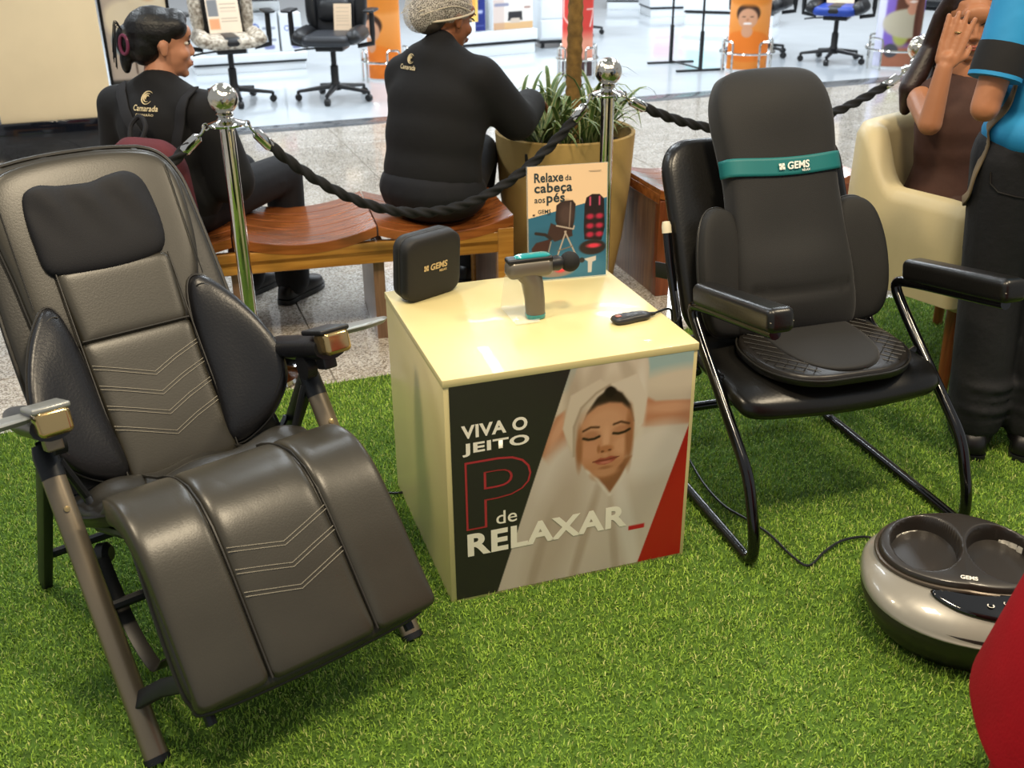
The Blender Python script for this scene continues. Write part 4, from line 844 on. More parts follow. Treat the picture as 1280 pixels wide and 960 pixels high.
def shirt(J, mt, parent, name='shirt', pad=.012, sleeve=('el', .0), r=(.052, .045, .036), voxel=.010, w=1., d=1., extra=None, it=5, lift=0.):
    m = MB(); J = dict(J); J['pelvis'] = tuple(np.array(J['pelvis'])+np.array((0, 0, lift))); torso(m, J, pad, w, d)
    for s in 'LR':
        A, B, C_ = (np.array(J[k+s], float) for k in ('sh', 'el', 'wr')); t = sleeve[1]
        if sleeve[0] == 'el': m.cap(A, A+(B-A)*t, r[0]+pad, r[1]+pad+.006)
        elif sleeve[0] == 'wr': m.cap(A, B, r[0]+pad, r[1]+pad); m.cap(B, B+(C_-B)*t, r[1]+pad, r[2]+pad)
    if extra: extra(m)
    return m.blend(name, mt, parent, voxel, it)
def shoe(parent, an, f, mt, s=1., boot=0):
    f = np.array(f, float); f /= np.linalg.norm(f); l = np.array((f[1], -f[0], 0)); a = np.array(an, float); o = np.array((a[0], a[1], 0))
    out = [(x*.045*(1-.25*max(0, y)), y) for x, y in []]
    ol = [tuple(q[:2]) for q in cr([(-.032, -.07), (0, -.085), (.032, -.07), (.034, 0), (.046, .10), (.036, .165), (0, .19), (-.036, .165), (-.046, .10), (-.034, 0)], 4, True)]
    def fn(u, v, h): p = o+l*u*s+f*v*s; return (p[0], p[1], .028+(h if h < 0 else h*(1.25-.55*min(1, max(0, (v+.02)/.15)))))
    sh_ = MB().pillow(ol, .062, .022, 2.4, 18, fn=fn).build('shoe', mt, parent, ang=180)
    MB().loft([[tuple(o+l*u*s*1.04+f*v*s*1.03+np.array((0, 0, z))) for u, v in ol] for z in (.002, .022)]).build('sole', PLAST, sh_)
    if boot: MB().tube([o-f*.02+np.array((0, 0, z)) for z in (.05, .10, .14, .17)], [.052, .05, .052, .055], 16).build('boot_shaft', mt, sh_)
    return sh_
def onsurf(o, px, py, H0, axis, up, off=.003):                         # point on a surface met from a direction (object coordinates)
    d = Vector(axis).normalized(); l = d.cross(Vector(up)).normalized(); st = Vector(H0)+l*px+Vector(up)*py-d*.6
    ok, p, n, _ = o.ray_cast(st, d); return (p+n*off if ok else st+d*.5), n
HAIRB = mat('black_hair', '0d0b0c', .42, var=.4, vscale=30, bump=.5, bscale=120); HAIRN = mat('dark_brown_hair', '2a1813', .4, var=.5, vscale=25, bump=.5, bscale=120)
SK1, SK2, SK3 = skinmat('light_brown_skin', 'b98163'), skinmat('brown_skin', '8a5638'), skinmat('tan_skin', 'a8714f')
BLKT = mat('black_cotton', '0e0e11', .85, var=.3, vscale=6, bump=.35, bscale=30); BLKS = mat('black_shoe_leather', '131214', .4); NAVY = mat('black_navy_cloth', '0d0e15', .8, var=.3, vscale=6, bump=.3, bscale=30); LOGO = mat('cream_logo_print', 'd8c69c', .6, var=0)
def swirl(o, parent, H0, ax, up, x, y, r):
    for a0, a1, k in ((40, 330, 1.), (60, 300, .62), (20, 250, .3)):
        pts = []
        for i in range(15):
            a = rad(a0+(a1-a0)*i/14); p, n = onsurf(o, x+r*k*math.cos(a), y+r*k*math.sin(a), H0, ax, up, .004); pts.append(tuple(p))
        MB().tube(pts, [.0005+.0022*math.sin(PI*i/14) for i in range(15)], 5).build('emblem', LOGO, parent)
# ---- woman on the bench, seen from behind, looking right
def seated(zs, kn=.40, an=.40, sh=.175, lean=0., top=.50, fz=.085):
    return dict(pelvis=(0, -.01, zs+.095), waist=(0, .0+lean*.4, zs+.24), chest=(0, .005+lean*.8, zs+.38), neck=(0, .0+lean, zs+top), shL=(-sh, -.0+lean, zs+top-.055), shR=(sh, .0+lean, zs+top-.055),
        hipL=(-.085, .02, zs+.085), hipR=(.085, .02, zs+.085), knL=(-.10, kn, zs+.075), knR=(.10, kn, zs+.075), anL=(-.10, an, fz), anR=(.10, an, fz), elL=(-sh-.05, .03, zs+.19), elR=(sh+.05, .03, zs+.19), wrL=(-.12, .22, zs+.16), wrR=(.12, .22, zs+.16))
w1 = thing('person', 'seated woman in a black printed t-shirt with a backpack, hair clipped up', 'person', (-1.185, 3.60, 0), rad(-24))
J = seated(.405, top=.525, sh=.19); J['shL'] = (-.195, .0, .850); J['shR'] = (.190, .0, .855); J.update(hipL=(-.085, .02, .505), hipR=(.085, .02, .505), knL=(-.10, .49, .515), knR=(.10, .508, .520), anL=(-.10, .47, .085), anR=(.10, .495, .085)); H1 = T((.0, .048, 1.058), rz=rad(-40), rx=rad(-4))
full_body(J, H1, SK1, w1, {'L': ((.6, .8, -.1), (0, 0, 1), .95, .5, 1), 'R': ((-.6, .8, -.1), (0, 0, 1), .95, .5, -1)})
t1 = shirt(J, BLKT, w1, 't_shirt', .020, ('el', .92), (.050, .056, .05), w=1.06, it=14, lift=.05)
trousers(J, NAVY, w1)
for s in 'LR': shoe(w1, J['an'+s], (0, 1, 0), BLKS)
facebits(H1, w1, '9a5a4e')
h = MB(); Rm = H1.to_3x3()
h.ell(H1 @ Vector((0, -.024, .040)), .081, .098, .082, R=Rm); h.ell(H1 @ Vector((0, -.055, .0)), .070, .066, .075, R=Rm); h.ell(H1 @ Vector((0, .035, .078)), .058, .052, .036, R=Rm); h.ell(H1 @ Vector((.04, .035, .055)), .036, .045, .040, R=Rm); h.ell(H1 @ Vector((-.04, .035, .055)), .036, .045, .040, R=Rm)
h.ell(H1 @ Vector((0, -.115, .005)), .038, .034, .055, R=Rm); h.ell(H1 @ Vector((.0, -.12, -.05)), .026, .02, .05, R=Rm); h.blend('hair', HAIRB, w1, .006, 4)
m_ = MB()
for i in range(9): a = random.uniform(-.5, .5); m_.tube(cr([H1 @ Vector((a*.02, -.12, .03)), H1 @ Vector((a*.05, -.145, .05+random.uniform(-.02, .02))), H1 @ Vector((a*.06, -.15-random.random()*.01, -.02-random.random()*.07))], 5), .0016, 4)
tag(m_.build('loose_hair', HAIRB, w1), kind='stuff')
CLIP = mat('plum_plastic', '6a2c48', .3); c_ = H1 @ Vector((.028, -.128, .0))
MB().tube(cr([H1 @ Vector((.046+.77*.017*math.cos(a), -.128+.64*.017*math.cos(a), .0+.030*math.sin(a))) for a in (2*PI*i/10 for i in range(10))], 3, True), .0055, 8, closed=True).build('hair_clip', CLIP, w1)
ax, up = (0, 1, 0), (0, 0, 1)
t1p = bpy.context.evaluated_depsgraph_get(); t1p.update()
swirl(t1, w1, (0, 0, .872), ax, up, .02, .028, .019)
fL = lambda x, y: tuple(onsurf(t1, x+.016, y, (0, 0, .872), ax, up, .004)[0])
text_fit('lettering', 'Camarada', LOGO, w1, (-.042, .052, -.012, .006), fL, .03); text_fit('lettering', 'CAMARÃO', LOGO, w1, (-.028, .04, -.026, -.018), fL, .02)
# backpack worn low on her back
bp = thing('backpack', 'maroon and black backpack hanging low on the back of the seated woman', 'backpack', (-1.185, 3.60, 0), rad(-24)); MAROON = mat('maroon_cloth', '5c1f26', .8, var=.25, bump=.4, bscale=150)
BX = .128
MB().pillow(rrect(.29, .40, .10, 8), .075, .050, 3, 24, T((BX, -.225, .612), rx=rad(90+7))).build('main_bag', MAROON, bp, ang=180)
MB().pillow(rrect(.19, .17, .05, 8), .035, .01, 3, 18, T((BX, -.292, .525), rx=rad(90+7))).build('front_pocket', mat('dark_maroon_cloth', '3d171c', .85), bp, ang=180)
STRP = mat('charcoal_webbing', '1d1d21', .8, bump=.4, bscale=400)
for x0, x1 in ((-.125, .045), (.165, .115)):
    pts = [onsurf(t1, x0+(x1-x0)*i/8, .085-.19*i/8, (0, 0, .84), ax, up, .008)[0] for i in range(9)]
    top_ = onsurf(t1, x0, -.0, (0, 0, .80), ax, up, .0)
    MB().bar([tuple(p) for p in pts], .042, .006, (1, 0, .3), .002).build('shoulder_strap', STRP, bp)
MB().tube(cr([(BX-.10, -.20, .79), (BX-.105, -.178, .83), (BX-.075, -.165, .858), (BX-.045, -.178, .83), (BX-.05, -.20, .79)], 5), .008, 8).build('top_handle', STRP, bp)
# ---- hairnet worker on the bench
w2 = thing('person', 'seated worker in black uniform jacket and white hairnet, seen from behind', 'person', (-.275, 3.80, 0), rad(-32))
J = seated(.405, sh=.165, top=.585, lean=.06); J['elR'] = (.215, .225, .740); J['wrR'] = (.135, .46, .760); J['elL'] = (-.21, .16, .69); J['wrL'] = (-.20, .33, .665); J['shL'] = (-.155, .05, .90); J['shR'] = (.165, .06, .915); J['knR'] = (-.103, .45, .545); J['anR'] = (-.14, .42, .085); J['knL'] = (-.31, .39, .535); J['anL'] = (-.33, .36, .085); J['hipR'] = (.075, .02, .50); J['hipL'] = (-.095, .02, .50)
H2 = T((.0, .115, 1.105), rz=rad(-16), rx=rad(-14))
full_body(J, H2, SK2, w2, {'L': ((.1, .95, -.15), (0, 0, 1), 1, .5, 1), 'R': ((-.3, .9, -.1), (0, 0, 1), 1, .5, -1)}, 1.05)
def w2x(m):
    m.ell((0, -.02, .58), .205, .150, .16); m.ell((0, .0, .70), .205, .145, .18); m.ell((0, .02, .82), .205, .135, .15); m.ell((-.0, .045, .90), .185, .115, .11)
    m.cap((0, .03, .97), (0, .06, 1.02), .085, .062)
    for s_ in (-1, 1): m.cap((s_*.06, .04, .95), (s_*.15, .05, .90), .085, .07)
t2 = shirt(J, BLKT, w2, 'jacket', .022, ('wr', .92), (.062, .056, .046), w=1.08, extra=w2x, it=45, lift=.05)
m_ = MB(); m_.ell((0, -.03, .520), .215, .165, .125); m_.ell((-.06, -.01, .505), .15, .15, .105); m_.ell((.06, -.01, .505), .15, .15, .105)
for s in 'LR': limb(m_, J, 'hip'+s, 'kn'+s, 'an'+s, (.090, .070, .058), .010)
m_.blend('trousers', NAVY, w2, .011, 5)
for s in 'LR': shoe(w2, J['an'+s], (0, 1, 0), BLKS)
facebits(H2, w2, '6a3c30')
Rm = H2.to_3x3(); h = MB(); h.ell(H2 @ Vector((0, -.02, .038)), .080, .096, .078, R=Rm); h.ell(H2 @ Vector((-.01, -.085, .0)), .078, .062, .075, R=Rm); h.blend('hair', mat('greying_dark_hair', '4a4038', .6, var=.3, vscale=30), w2, .007, 4)
NET = bpy.data.materials.new('white_hairnet'); NET.use_nodes = True; nt = NET.node_tree; b_ = nt.nodes['Principled BSDF']; b_.inputs['Base Color'].default_value = (.62, .57, .50, 1); b_.inputs['Roughness'].default_value = .7
tc = nt.nodes.new('ShaderNodeTexCoord'); wv = nt.nodes.new('ShaderNodeTexVoronoi'); wv.feature = 'DISTANCE_TO_EDGE'; wv.inputs['Scale'].default_value = 150; rp = nt.nodes.new('ShaderNodeValToRGB'); rp.color_ramp.elements[0].position = .03; rp.color_ramp.elements[0].color = (1, 1, 1, 1); rp.color_ramp.elements[1].position = .16; rp.color_ramp.elements[1].color = (.16, .16, .16, 1)
nt.links.new(tc.outputs['Object'], wv.inputs['Vector']); nt.links.new(wv.outputs['Distance'], rp.inputs['Fac']); nt.links.new(rp.outputs['Color'], b_.inputs['Alpha'])
h = MB(); h.ell(H2 @ Vector((0, -.030, .050)), .094, .112, .090, R=Rm); h.ell(H2 @ Vector((-.012, -.095, .02)), .088, .070, .085, R=Rm); h.ell(H2 @ Vector((-.02, -.11, -.01)), .07, .058, .065, R=Rm); hn = h.blend('hairnet', NET, w2, .007, 6)
for q_ in range(9):
    b0 = rad(-60+16*q_); MB().tube(cr([H2 @ Vector((.088*math.sin(b0+.5), .03, .11-.02*abs(q_-4))), H2 @ Vector((.097*math.sin(b0), -.06, .105-.018*abs(q_-4))), H2 @ Vector((.06*math.sin(b0)-.012, -.16, .03-.012*abs(q_-4)))], 6), .0016, 4).build('net_fold', mat('cream_elastic', 'cfc2aa', .7), hn)
MB().tube([H2 @ Vector((.088*math.sin(a), -.018+.108*math.cos(a), .018+.025*math.cos(a)-.03*(1-math.cos(a))*.5)) for a in (2*PI*i/30 for i in range(30))], .004, 6, closed=True).build('net_band', mat('cream_elastic', 'cfc2aa', .7), hn)
bpy.context.evaluated_depsgraph_get().update()
swirl(t2, w2, (-.055, 0, .955), ax, up, .0, .022, .015); fL2 = lambda x, y: tuple(onsurf(t2, x, y, (-.055, 0, .955), ax, up, .004)[0])
text_fit('lettering', 'Camarada', LOGO, w2, (-.05, .03, -.014, .002), fL2, .03)
# ---- cream armchair and the woman in it
ach = thing('tub_armchair', 'cream leather tub armchair with wooden legs behind the visitor chair', 'armchair', (1.50, 3.42, 0), rad(32)); CRML = mat('cream_leather', 'c9b98e', .45, var=.08, vscale=4, bump=.08, bscale=90)
up_ = cr([(-.315, -.30), (-.325, -.10), (-.322, .06), (-.25, .175), (-.12, .215), (0, .22), (.12, .215), (.25, .175), (.322, .06), (.325, -.10), (.315, -.30)], 8); rings = []; n = len(up_)
for i, p in enumerate(up_):
    d = up_[min(i+1, n-1)]-up_[max(i-1, 0)]; d /= np.linalg.norm(d); nr = np.array((d[1], -d[0])); s_ = abs(2*i/(n-1)-1); k = min(1, max(0, (.72-s_)/.22)); k = k*k*(3-2*k); zt = .655+.165*k-.02*max(0, s_-.9)*10*.3; th = .048
    e = 1 if 0 < i < n-1 else .6
    rings.append([(*(p+nr*a*th*e), z) for a, z in ((-1, .33), (-1.05, .5), (-.98, zt-.045), (-.7, zt-.012), (0, zt), (.7, zt-.012), (1, zt-.05), (1.05, .5), (1, .33))])
MB().loft(rings).build('shell', CRML, ach, ang=70)
MB().pillow(rrect(.55, .47, .09), .06, .05, 4, 20, T((0, -.06, .385))).build('seat_cushion', CRML, ach, ang=180)
MB().box((.60, .46, .06), (0, -.06, .325), r=.02).build('seat_base', CRML, ach)
for x, y in ((-.26, -.25), (.26, -.25), (-.22, .13), (.22, .13)): MB().tube([(x, y, .31), (x*1.06, y*1.06, .0)], [.026, .017], 10).build('leg', mat_wood('red_leg_wood', '6a3418', '8e4d26', .35, (20, 20, 2)), ach)
w3 = thing('person', 'seated woman with long brown hair in a brown top, hand on her forehead', 'person', (1.475, 3.40, 0), rad(180+32))
J = seated(.43, kn=.40, an=.42, sh=.165, top=.50, lean=-.02); J['shL'] = (-.165, -.04, .875); J['shR'] = (.150, -.06, .895)
J['elR'] = (.285, .085, .860); J['wrR'] = (.262, .086, 1.022); J['elL'] = (-.22, .06, .64); J['wrL'] = (-.08, .26, .60)
# facing the front of the chair (local +y); her right arm is on the open side
H3 = T((.008, -.034, 1.134), rz=rad(-40), rx=rad(-10))
full_body(J, H3, SK3, w3, {'L': ((.6, .8, -.1), (0, 0, 1), .95, .4, 1), 'R': ((-.26, .03, .95), (.8, .6, .1), .92, .05, 1)}, 1., .0045, 3)
BRN = mat('brown_jersey', '4a2e24', .8, var=.25, vscale=7, bump=.4, bscale=35)
Jt = dict(J); Jt['shR'] = (.095, -.045, .905); Jt['shL'] = (-.11, -.04, .885)
shirt(Jt, BRN, w3, 'sleeveless_top', .012, ('no', 0), it=8, lift=.05); trousers(J, mat('dark_brown_cloth', '3c261e', .8, var=.2, bump=.3, bscale=35), w3)
for s in 'LR': shoe(w3, J['an'+s], (0, 1, 0), BLKS)
facebits(H3, w3, '8c4438', '1c100c')
Rm = H3.to_3x3(); h = MB(); h.ell(H3 @ Vector((0, -.028, .040)), .083, .098, .084, R=Rm)
for sx in (-1, 1):
    h.chain([H3 @ Vector((sx*.055, .0, .078)), H3 @ Vector((sx*.082, -.018, .0)), H3 @ Vector((sx*.092, -.03, -.10)), Vector((sx*.095+.03, -.128, .92)), Vector((sx*.10+.02, -.138, .85))], [.030, .028, .032, .036, .020])
h.chain([H3 @ Vector((0, -.09, .0)), H3 @ Vector((0, -.10, -.12)), Vector((.02, -.085, .86)), Vector((.02, -.085, .78))], [.06, .07, .070, .04]); h.blend('hair', HAIRN, w3, .007, 5)
MB().tube([tuple(np.array(J['wrR'])+np.array((-.030, .005, .100))+np.array((.011*math.cos(a), .011*math.sin(a), .0))) for a in (2*PI*i/12 for i in range(12))], .0025, 6, closed=True).build('ring', GOLD, w3)
# ---- standing man in the blue t-shirt
m4 = thing('person', 'standing person in a bright blue t-shirt, black jeans and black boots', 'person', (1.430, 2.70, 0), rad(-14))
J = dict(pelvis=(0, 0, .93), waist=(.01, -.0, 1.08), chest=(.03, .0, 1.27), neck=(.03, .0, 1.45), shL=(-.150, -.03, 1.375), shR=(.205, -.01, 1.385), hipL=(-.095, 0, .87), hipR=(.095, 0, .87), knL=(-.085, .015, .48), knR=(.10, .015, .48), anL=(-.07, -.02, .09), anR=(.085, .0, .09), elL=(-.216, -.125, 1.010), elR=(.26, -.04, 1.08), wrL=(-.17, .12, 1.09), wrR=(.12, .16, 1.1), footL=(.05, 1, 0), footR=(.25, 1, 0))
H4 = T((0, .03, 1.60)); full_body(J, H4, SK3, m4, {'L': ((.7, .7, .1), (0, 0, 1), 1.05, .6, 1), 'R': ((-.7, .7, .1), (0, 0, 1), 1.05, .6, -1)}, 1.05)
BLUE = mat('bright_blue_jersey', '1f86bd', .7, var=.15, vscale=4, bump=.35, bscale=14); JEANS = mat('black_denim', '17181c', .8, var=.35, vscale=10, bump=.5, bscale=60)
def m4x(m): m.ell((0, -.01, .935), .200, .150, .085)
t4 = shirt(J, BLUE, m4, 't_shirt', .018, ('el', .66), (.046, .036, .05), w=1.04, extra=m4x, it=8)
A, B = np.array(J['shL']), np.array(J['elL']); c0 = A+(B-A)*.60; MB().tube([c0, c0+(B-A)*.06, c0+(B-A)*.19], [.061, .0635, .064], 20).build('sleeve_cuff', BLKT, m4); MB().tube([c0+(B-A)*.19, c0+(B-A)*.215], [.0645, .0645], 20).build('sleeve_hem', BLUE, m4)
m_ = MB(); m_.ell((0, -.01, .90), .178, .138, .10)
for s in 'LR':
    limb(m_, J, 'hip'+s, 'kn'+s, 'an'+s, (.108, .080, .072), .006, .96); a = np.array(J['an'+s]); 
    for z, r in ((.10, .078), (.135, .086), (.17, .079), (.205, .084)): m_.ell((a[0]+.004, a[1], z+.02), r, r, .022)
je = m_.blend('jeans', JEANS, m4, .010, 3)
MB().tube([onsurf(je, x, y, (-.10, 0, .78), ax, up, .003)[0] for x, y in ((-.065, .06), (-.06, .03), (-.04, .012), (0, .005), (.035, .0), (.06, .0))], .0022, 5).build('pocket_seam', PIPE, m4)
for s in 'LR': shoe(m4, J['an'+s], J['foot'+s], BLKS, 1.08, 1)
facebits(H4, m4); Rm = H4.to_3x3(); MB().ell(H4 @ Vector((0, -.02, .042)), .081, .098, .080, R=Rm).blend('hair', HAIRB, m4, .008, 4)
bg = thing('shoulder_bag', 'brown strap and slim bag slung over the blue t-shirt', 'bag', (1.430, 2.70, 0), rad(-14)); STB = mat('brown_leather_strap', '4b3a28', .6, var=.2)
bpy.context.evaluated_depsgraph_get().update()
pp = [onsurf(t4, x, y, (0, 0, 1.15), ax, up, .010)[0] for x, y in ((.05, .22), (.0, .17), (-.05, .11), (-.10, .045), (-.125, .01))]
MB().bar([tuple(p) for p in pp], .034, .005, (1, 0, 1), .002).build('strap', STB, bg)
e = pp[-1]; MB().tube([tuple(e+Vector((.014*math.cos(a), -.003, .014*math.sin(a)-.01))) for a in (2*PI*i/14 for i in range(14))], .003, 6, closed=True).build('buckle', CHROME, bg)
X_ = (1, 0, 0); side = [onsurf(t4, .055, z-1, (0, 0, 1), X_, up, .007)[0] for z in (1.045, 1.0, .95, .91)]; hip_ = [onsurf(je, y_, z-1, (0, 0, 1), X_, up, .009)[0] for y_, z in ((.05, .83), (.03, .77), (-.02, .735), (-.075, .725))]
pq = [e+Vector((-.004, -.006, -.02)), side[0].lerp(e, .5)+Vector((-.012, -.012, .0))]+side+hip_+[Vector((-.150, .125, .72))]
MB().bar(cr([tuple(p) for p in pq], 5), .028, .005, (0, 1, .8), .002).build('strap', mat('tan_webbing', '75644a', .7, var=.2), bg)
MB().box((.20, .05, .15), (-.06, .145, .68), r=.015, k=3).build('bag_body', STB, bg)
# ---- person in the tiered red dress beside the foot massager
m5 = thing('person', 'person in a tiered bright red dress beside the foot massager', 'person', (1.08, 1.20, 0), rad(20))
J = dict(pelvis=(0, 0, .93), waist=(0, 0, 1.06), chest=(0, 0, 1.23), neck=(0, 0, 1.38), shL=(-.175, 0, 1.325), shR=(.175, 0, 1.325), hipL=(-.09, 0, .86), hipR=(.09, 0, .86), knL=(-.09, .01, .48), knR=(.09, .01, .48), anL=(-.09, 0, .09), anR=(.09, 0, .09), elL=(-.22, .06, 1.07), elR=(.22, .06, 1.07), wrL=(-.12, .22, 1.0), wrR=(.12, .22, 1.0))
H5 = T((0, .03, 1.52)); full_body(J, H5, SK1, m5, {'L': ((.7, .7, .1), (0, 0, 1), .95, .6, 1), 'R': ((-.7, .7, .1), (0, 0, 1), .95, .6, -1)})
RED = mat('bright_red_knit', '8f0414', .85, var=.12, vscale=12, bump=.3, bscale=200, spec=.2)
shirt(J, RED, m5, 'dress_bodice', .014, ('el', .5), (.05, .05, .05))
for nm, pr, nf, amp in (('dress_upper_tier', ((.148, 1.10), (.158, 1.05), (.19, .95), (.235, .78), (.278, .62), (.308, .51), (.350, .31), (.350, .298), (.33, .300)), 9, .003), ('dress_lower_tier', ((.20, .50), (.26, .36), (.288, .27), (.290, .14), (.294, .06), (.29, .05), (.27, .06)), 13, .003)):
    MB().loft([[((r+amp*(1.1-z)*math.sin(nf*t+.6)*1.)*math.cos(t), (r+amp*(1.1-z)*math.sin(nf*t+.6))*math.sin(t)*(.74+.26*min(1, max(0, (1.08-z)/.35))), z) for t in (2*PI*j/96 for j in range(96))] for r, z in pr], caps=False).build(nm, RED, m5, ang=70)
for s in 'LR': shoe(m5, J['an'+s], (0, 1, 0), BLKS)
facebits(H5, m5); Rm = H5.to_3x3(); h = MB(); h.ell(H5 @ Vector((0, -.025, .04)), .083, .1, .084, R=Rm); h.chain([H5 @ Vector((0, -.08, 0)), H5 @ Vector((0, -.09, -.15))], [.065, .05]); h.blend('hair', HAIRB, m5, .008, 4)
# ================================================================ the store across the aisle
CAMO = mat('beige_camouflage', 'd8cdbb', .6, col2='7a6a58', vscale=38); GCB = mat('black_gaming_leather', '17181b', .45, var=.2); GCG = mat('dark_grey_leather', '2c2e33', .42, var=.15); GBL = mat('royal_blue_leather', '1d3f9c', .45, var=.1); WHB = mat('white_lacquer', 'dfe3e6', .3, var=.03)
def gaming_chair(loc, rz, body, side, label, stripe=None, mark=None):
    t = thing('gaming_chair', label, 'gaming chair', (loc[0], loc[1], 0), rz, 'gaming chairs in the store')
    for k in range(5):
        a = 2*PI*k/5+.3; c_, s_ = math.cos(a), math.sin(a)
        ar = MB().tube([(0.03*c_, .03*s_, .105), (.30*c_, .30*s_, .075)], [.030, .018], 8, flat=.7).build('base_arm', GCB, t)
        MB().lathe([(.001, -.022), (.024, -.022), (.028, -.015), (.028, .015), (.024, .022), (.001, .022)], (.30*c_, .30*s_, .029), 14, ax=(-s_, c_, 0)).tube([(.30*c_, .30*s_, .03), (.30*c_, .30*s_, .08)], .012, 8).build('caster', PLAST, ar)
    MB().lathe([(.001, .07), (.045, .075), (.045, .12), (.032, .14), (.032, .26), (.022, .27), (.022, .42), (.001, .42)], k=16).build('column', GCB, t)
    MB().box((.22, .26, .04), (0, 0, .405), r=.01).build('seat_plate', PLAST, t)
    MB().tube([(.06, .0, .40), (.22, .06, .395), (.29, .07, .385)], .008, 6).build('lever', PLAST, t)
    seat = MB().pillow(rrect(.40, .50, .07), .045, .05, 4, 18, T((0, .02, .475))).build('seat', body, t, ang=180)
    if stripe: MB().pillow(rrect(.13, .505, .03), .05, .045, 5, 12, T((0, .021, .475))).build('seat_stripe', stripe, seat, ang=180)
    for s_ in (-1, 1):
        MB().pillow(rrect(.11, .46, .05), .075, .05, 2.6, 14, T((s_*.215, .02, .49), ry=s_*rad(-24))).build('seat_bolster', side, t, ang=180)
        ap = MB().tube([(s_*.20, -.02, .41), (s_*.325, -.02, .43), (s_*.322, -.02, .50), (s_*.322, -.02, .665)], [.018, .02, .022, .02], 10).build('arm_post', GCB, t)
        MB().pillow(rrect(.095, .26, .04), .014, .014, 3, 12, T((s_*.322, .0, .68))).build('arm_pad', GCB, ap, ang=180)
        MB().pillow([(s_*q[0], q[1]) for q in cr([(.15, .0), (.235, .05), (.25, .30), (.245, .48), (.27, .62), (.20, .70), (.16, .55), (.15, .3)], 4, True)], .075, .03, 2.6, 16, T((0, -.215, .50), rx=rad(81), rz=PI)).build('back_bolster', side, t, ang=180)
    bk_ = MB().pillow([(q[0], q[1]) for q in cr([(-.19, 0), (.19, 0), (.205, .35), (.19, .62), (.14, .80), (.06, .86), (-.06, .86), (-.14, .80), (-.19, .62), (-.205, .35)], 4, True)], .045, .05, 4, 18, T((0, -.22, .49), rx=rad(81), rz=PI)).build('backrest', body if not stripe else GCB, t, ang=180)
    MB().pillow(rrect(.28, .17, .05), .05, .03, 2.5, 14, T((0, -.185, .66), rx=rad(81), rz=PI)).build('lumbar_cushion', GCB if not stripe else stripe, t, ang=180)
    if mark:
        text_fit('lettering', 'A', mark, bk_, (-.035, .035, .30, .37), lambda x, y: T((0, -.22, .49), rx=rad(81), rz=PI) @ Vector((x, y, .052)), .02); text_fit('lettering', 'D.', mark, bk_, (-.035, .05, .22, .29), lambda x, y: T((0, -.22, .49), rx=rad(81), rz=PI) @ Vector((x, y, .052)), .02)
    return t
def ground(px, py): p = atz(px, py); return (p.x, p.y)
P180 = PI
cc = ground(295, 128); cbk = ground(421, 124); crt = ground(947, 69); cbl = ground(1040, 77)
gaming_chair(cc, P180+rad(22), CAMO, CAMO, 'beige camouflage gaming chair with a large sheet leaning on its seat', GCB)
gaming_chair(cbk, P180-rad(4), GCG, GCB, 'black gaming chair with a small cream card and reddish letters on its back', None, mat('pink_print', 'c06a78', .5, var=0))
gaming_chair(crt, P180-rad(30), GCB, GCB, 'black gaming chair standing beside the orange totem, next to the blue one')
gaming_chair(cbl, P180-rad(26), GBL, GCB, 'blue and black striped gaming chair in the store', GCB)
gaming_chair(ground(1165, 62), P180-rad(40), GCB, GCB, 'black gaming chair behind the purple totem')
gaming_chair((.78, 12.45), P180+rad(30), GCB, GCB, 'black gaming chair behind the white cabinet and red totem')
def card(base, rz, w, h, paint, label, tilt=18, clip=False):
    t = thing('price_card', label, 'card', base, rz, 'price cards on the chairs'); M = T((-w/2, 0, 0), rx=rad(90-tilt))
    MB().box((w, h, .004), (w/2, h/2, -.003), M).build('backing', WHB, t, smooth=False); printed('print', w, h, 40, 50, paint, t, M, .5)
    if clip: MB().box((w*1.0, .03, .012), (w/2, h, -.001), M, r=.003).build('clip', PLAST, t)
def sheet(X, Y):
    w, h = X.max(), Y.max(); p = Paint(X, Y, 'e8d2b8'); p.poly([(.04*w, .35*h), (.35*w, .35*h), (.35*w, .7*h), (.04*w, .7*h)], '77787a', .006); p.poly([(.04*w, .08*h), (.35*w, .08*h), (.35*w, .3*h), (.04*w, .3*h)], 'e09a6a', .006)
    for y in (.85, .8, .6, .52, .45, .3, .24): p.line([(.42*w, y*h), (.9*w, y*h)], .006, 'b09c86', .004)
    return p.C
def plain(X, Y):
    w, h = X.max(), Y.max(); p = Paint(X, Y, 'e8cdae')
    for y in (.85, .7, .55, .45, .35, .2): p.line([(.15*w, y*h), (.85*w, y*h)], .004, 'c0a88c', .004)
    return p.C
def onchair(c, rz, x, y, z): v = Matrix.Rotation(rz, 4, 'Z') @ Vector((x, y, 0)); return (c[0]+v.x, c[1]+v.y, z)
card(onchair(cc, P180+rad(22), .0, -.062, .523), rad(22), .25, .37, sheet, 'large cream sheet with a black clip propped on the camouflage chair', 22, True)
card(onchair(cbk, P180-rad(4), -.07, -.100, .519), -rad(4), .14, .20, plain, 'small cream card propped on the seat of the black chair with reddish letters', 12)
card(onchair(crt, P180-rad(30), .0, -.062, .519), -rad(30), .24, .34, plain, 'cream sheet propped on the black chair beside the orange totem', 22)
card(onchair(cbl, P180-rad(26), .0, -.062, .523), -rad(26), .25, .36, sheet, 'cream sheet propped on the seat of the blue striped chair', 22)
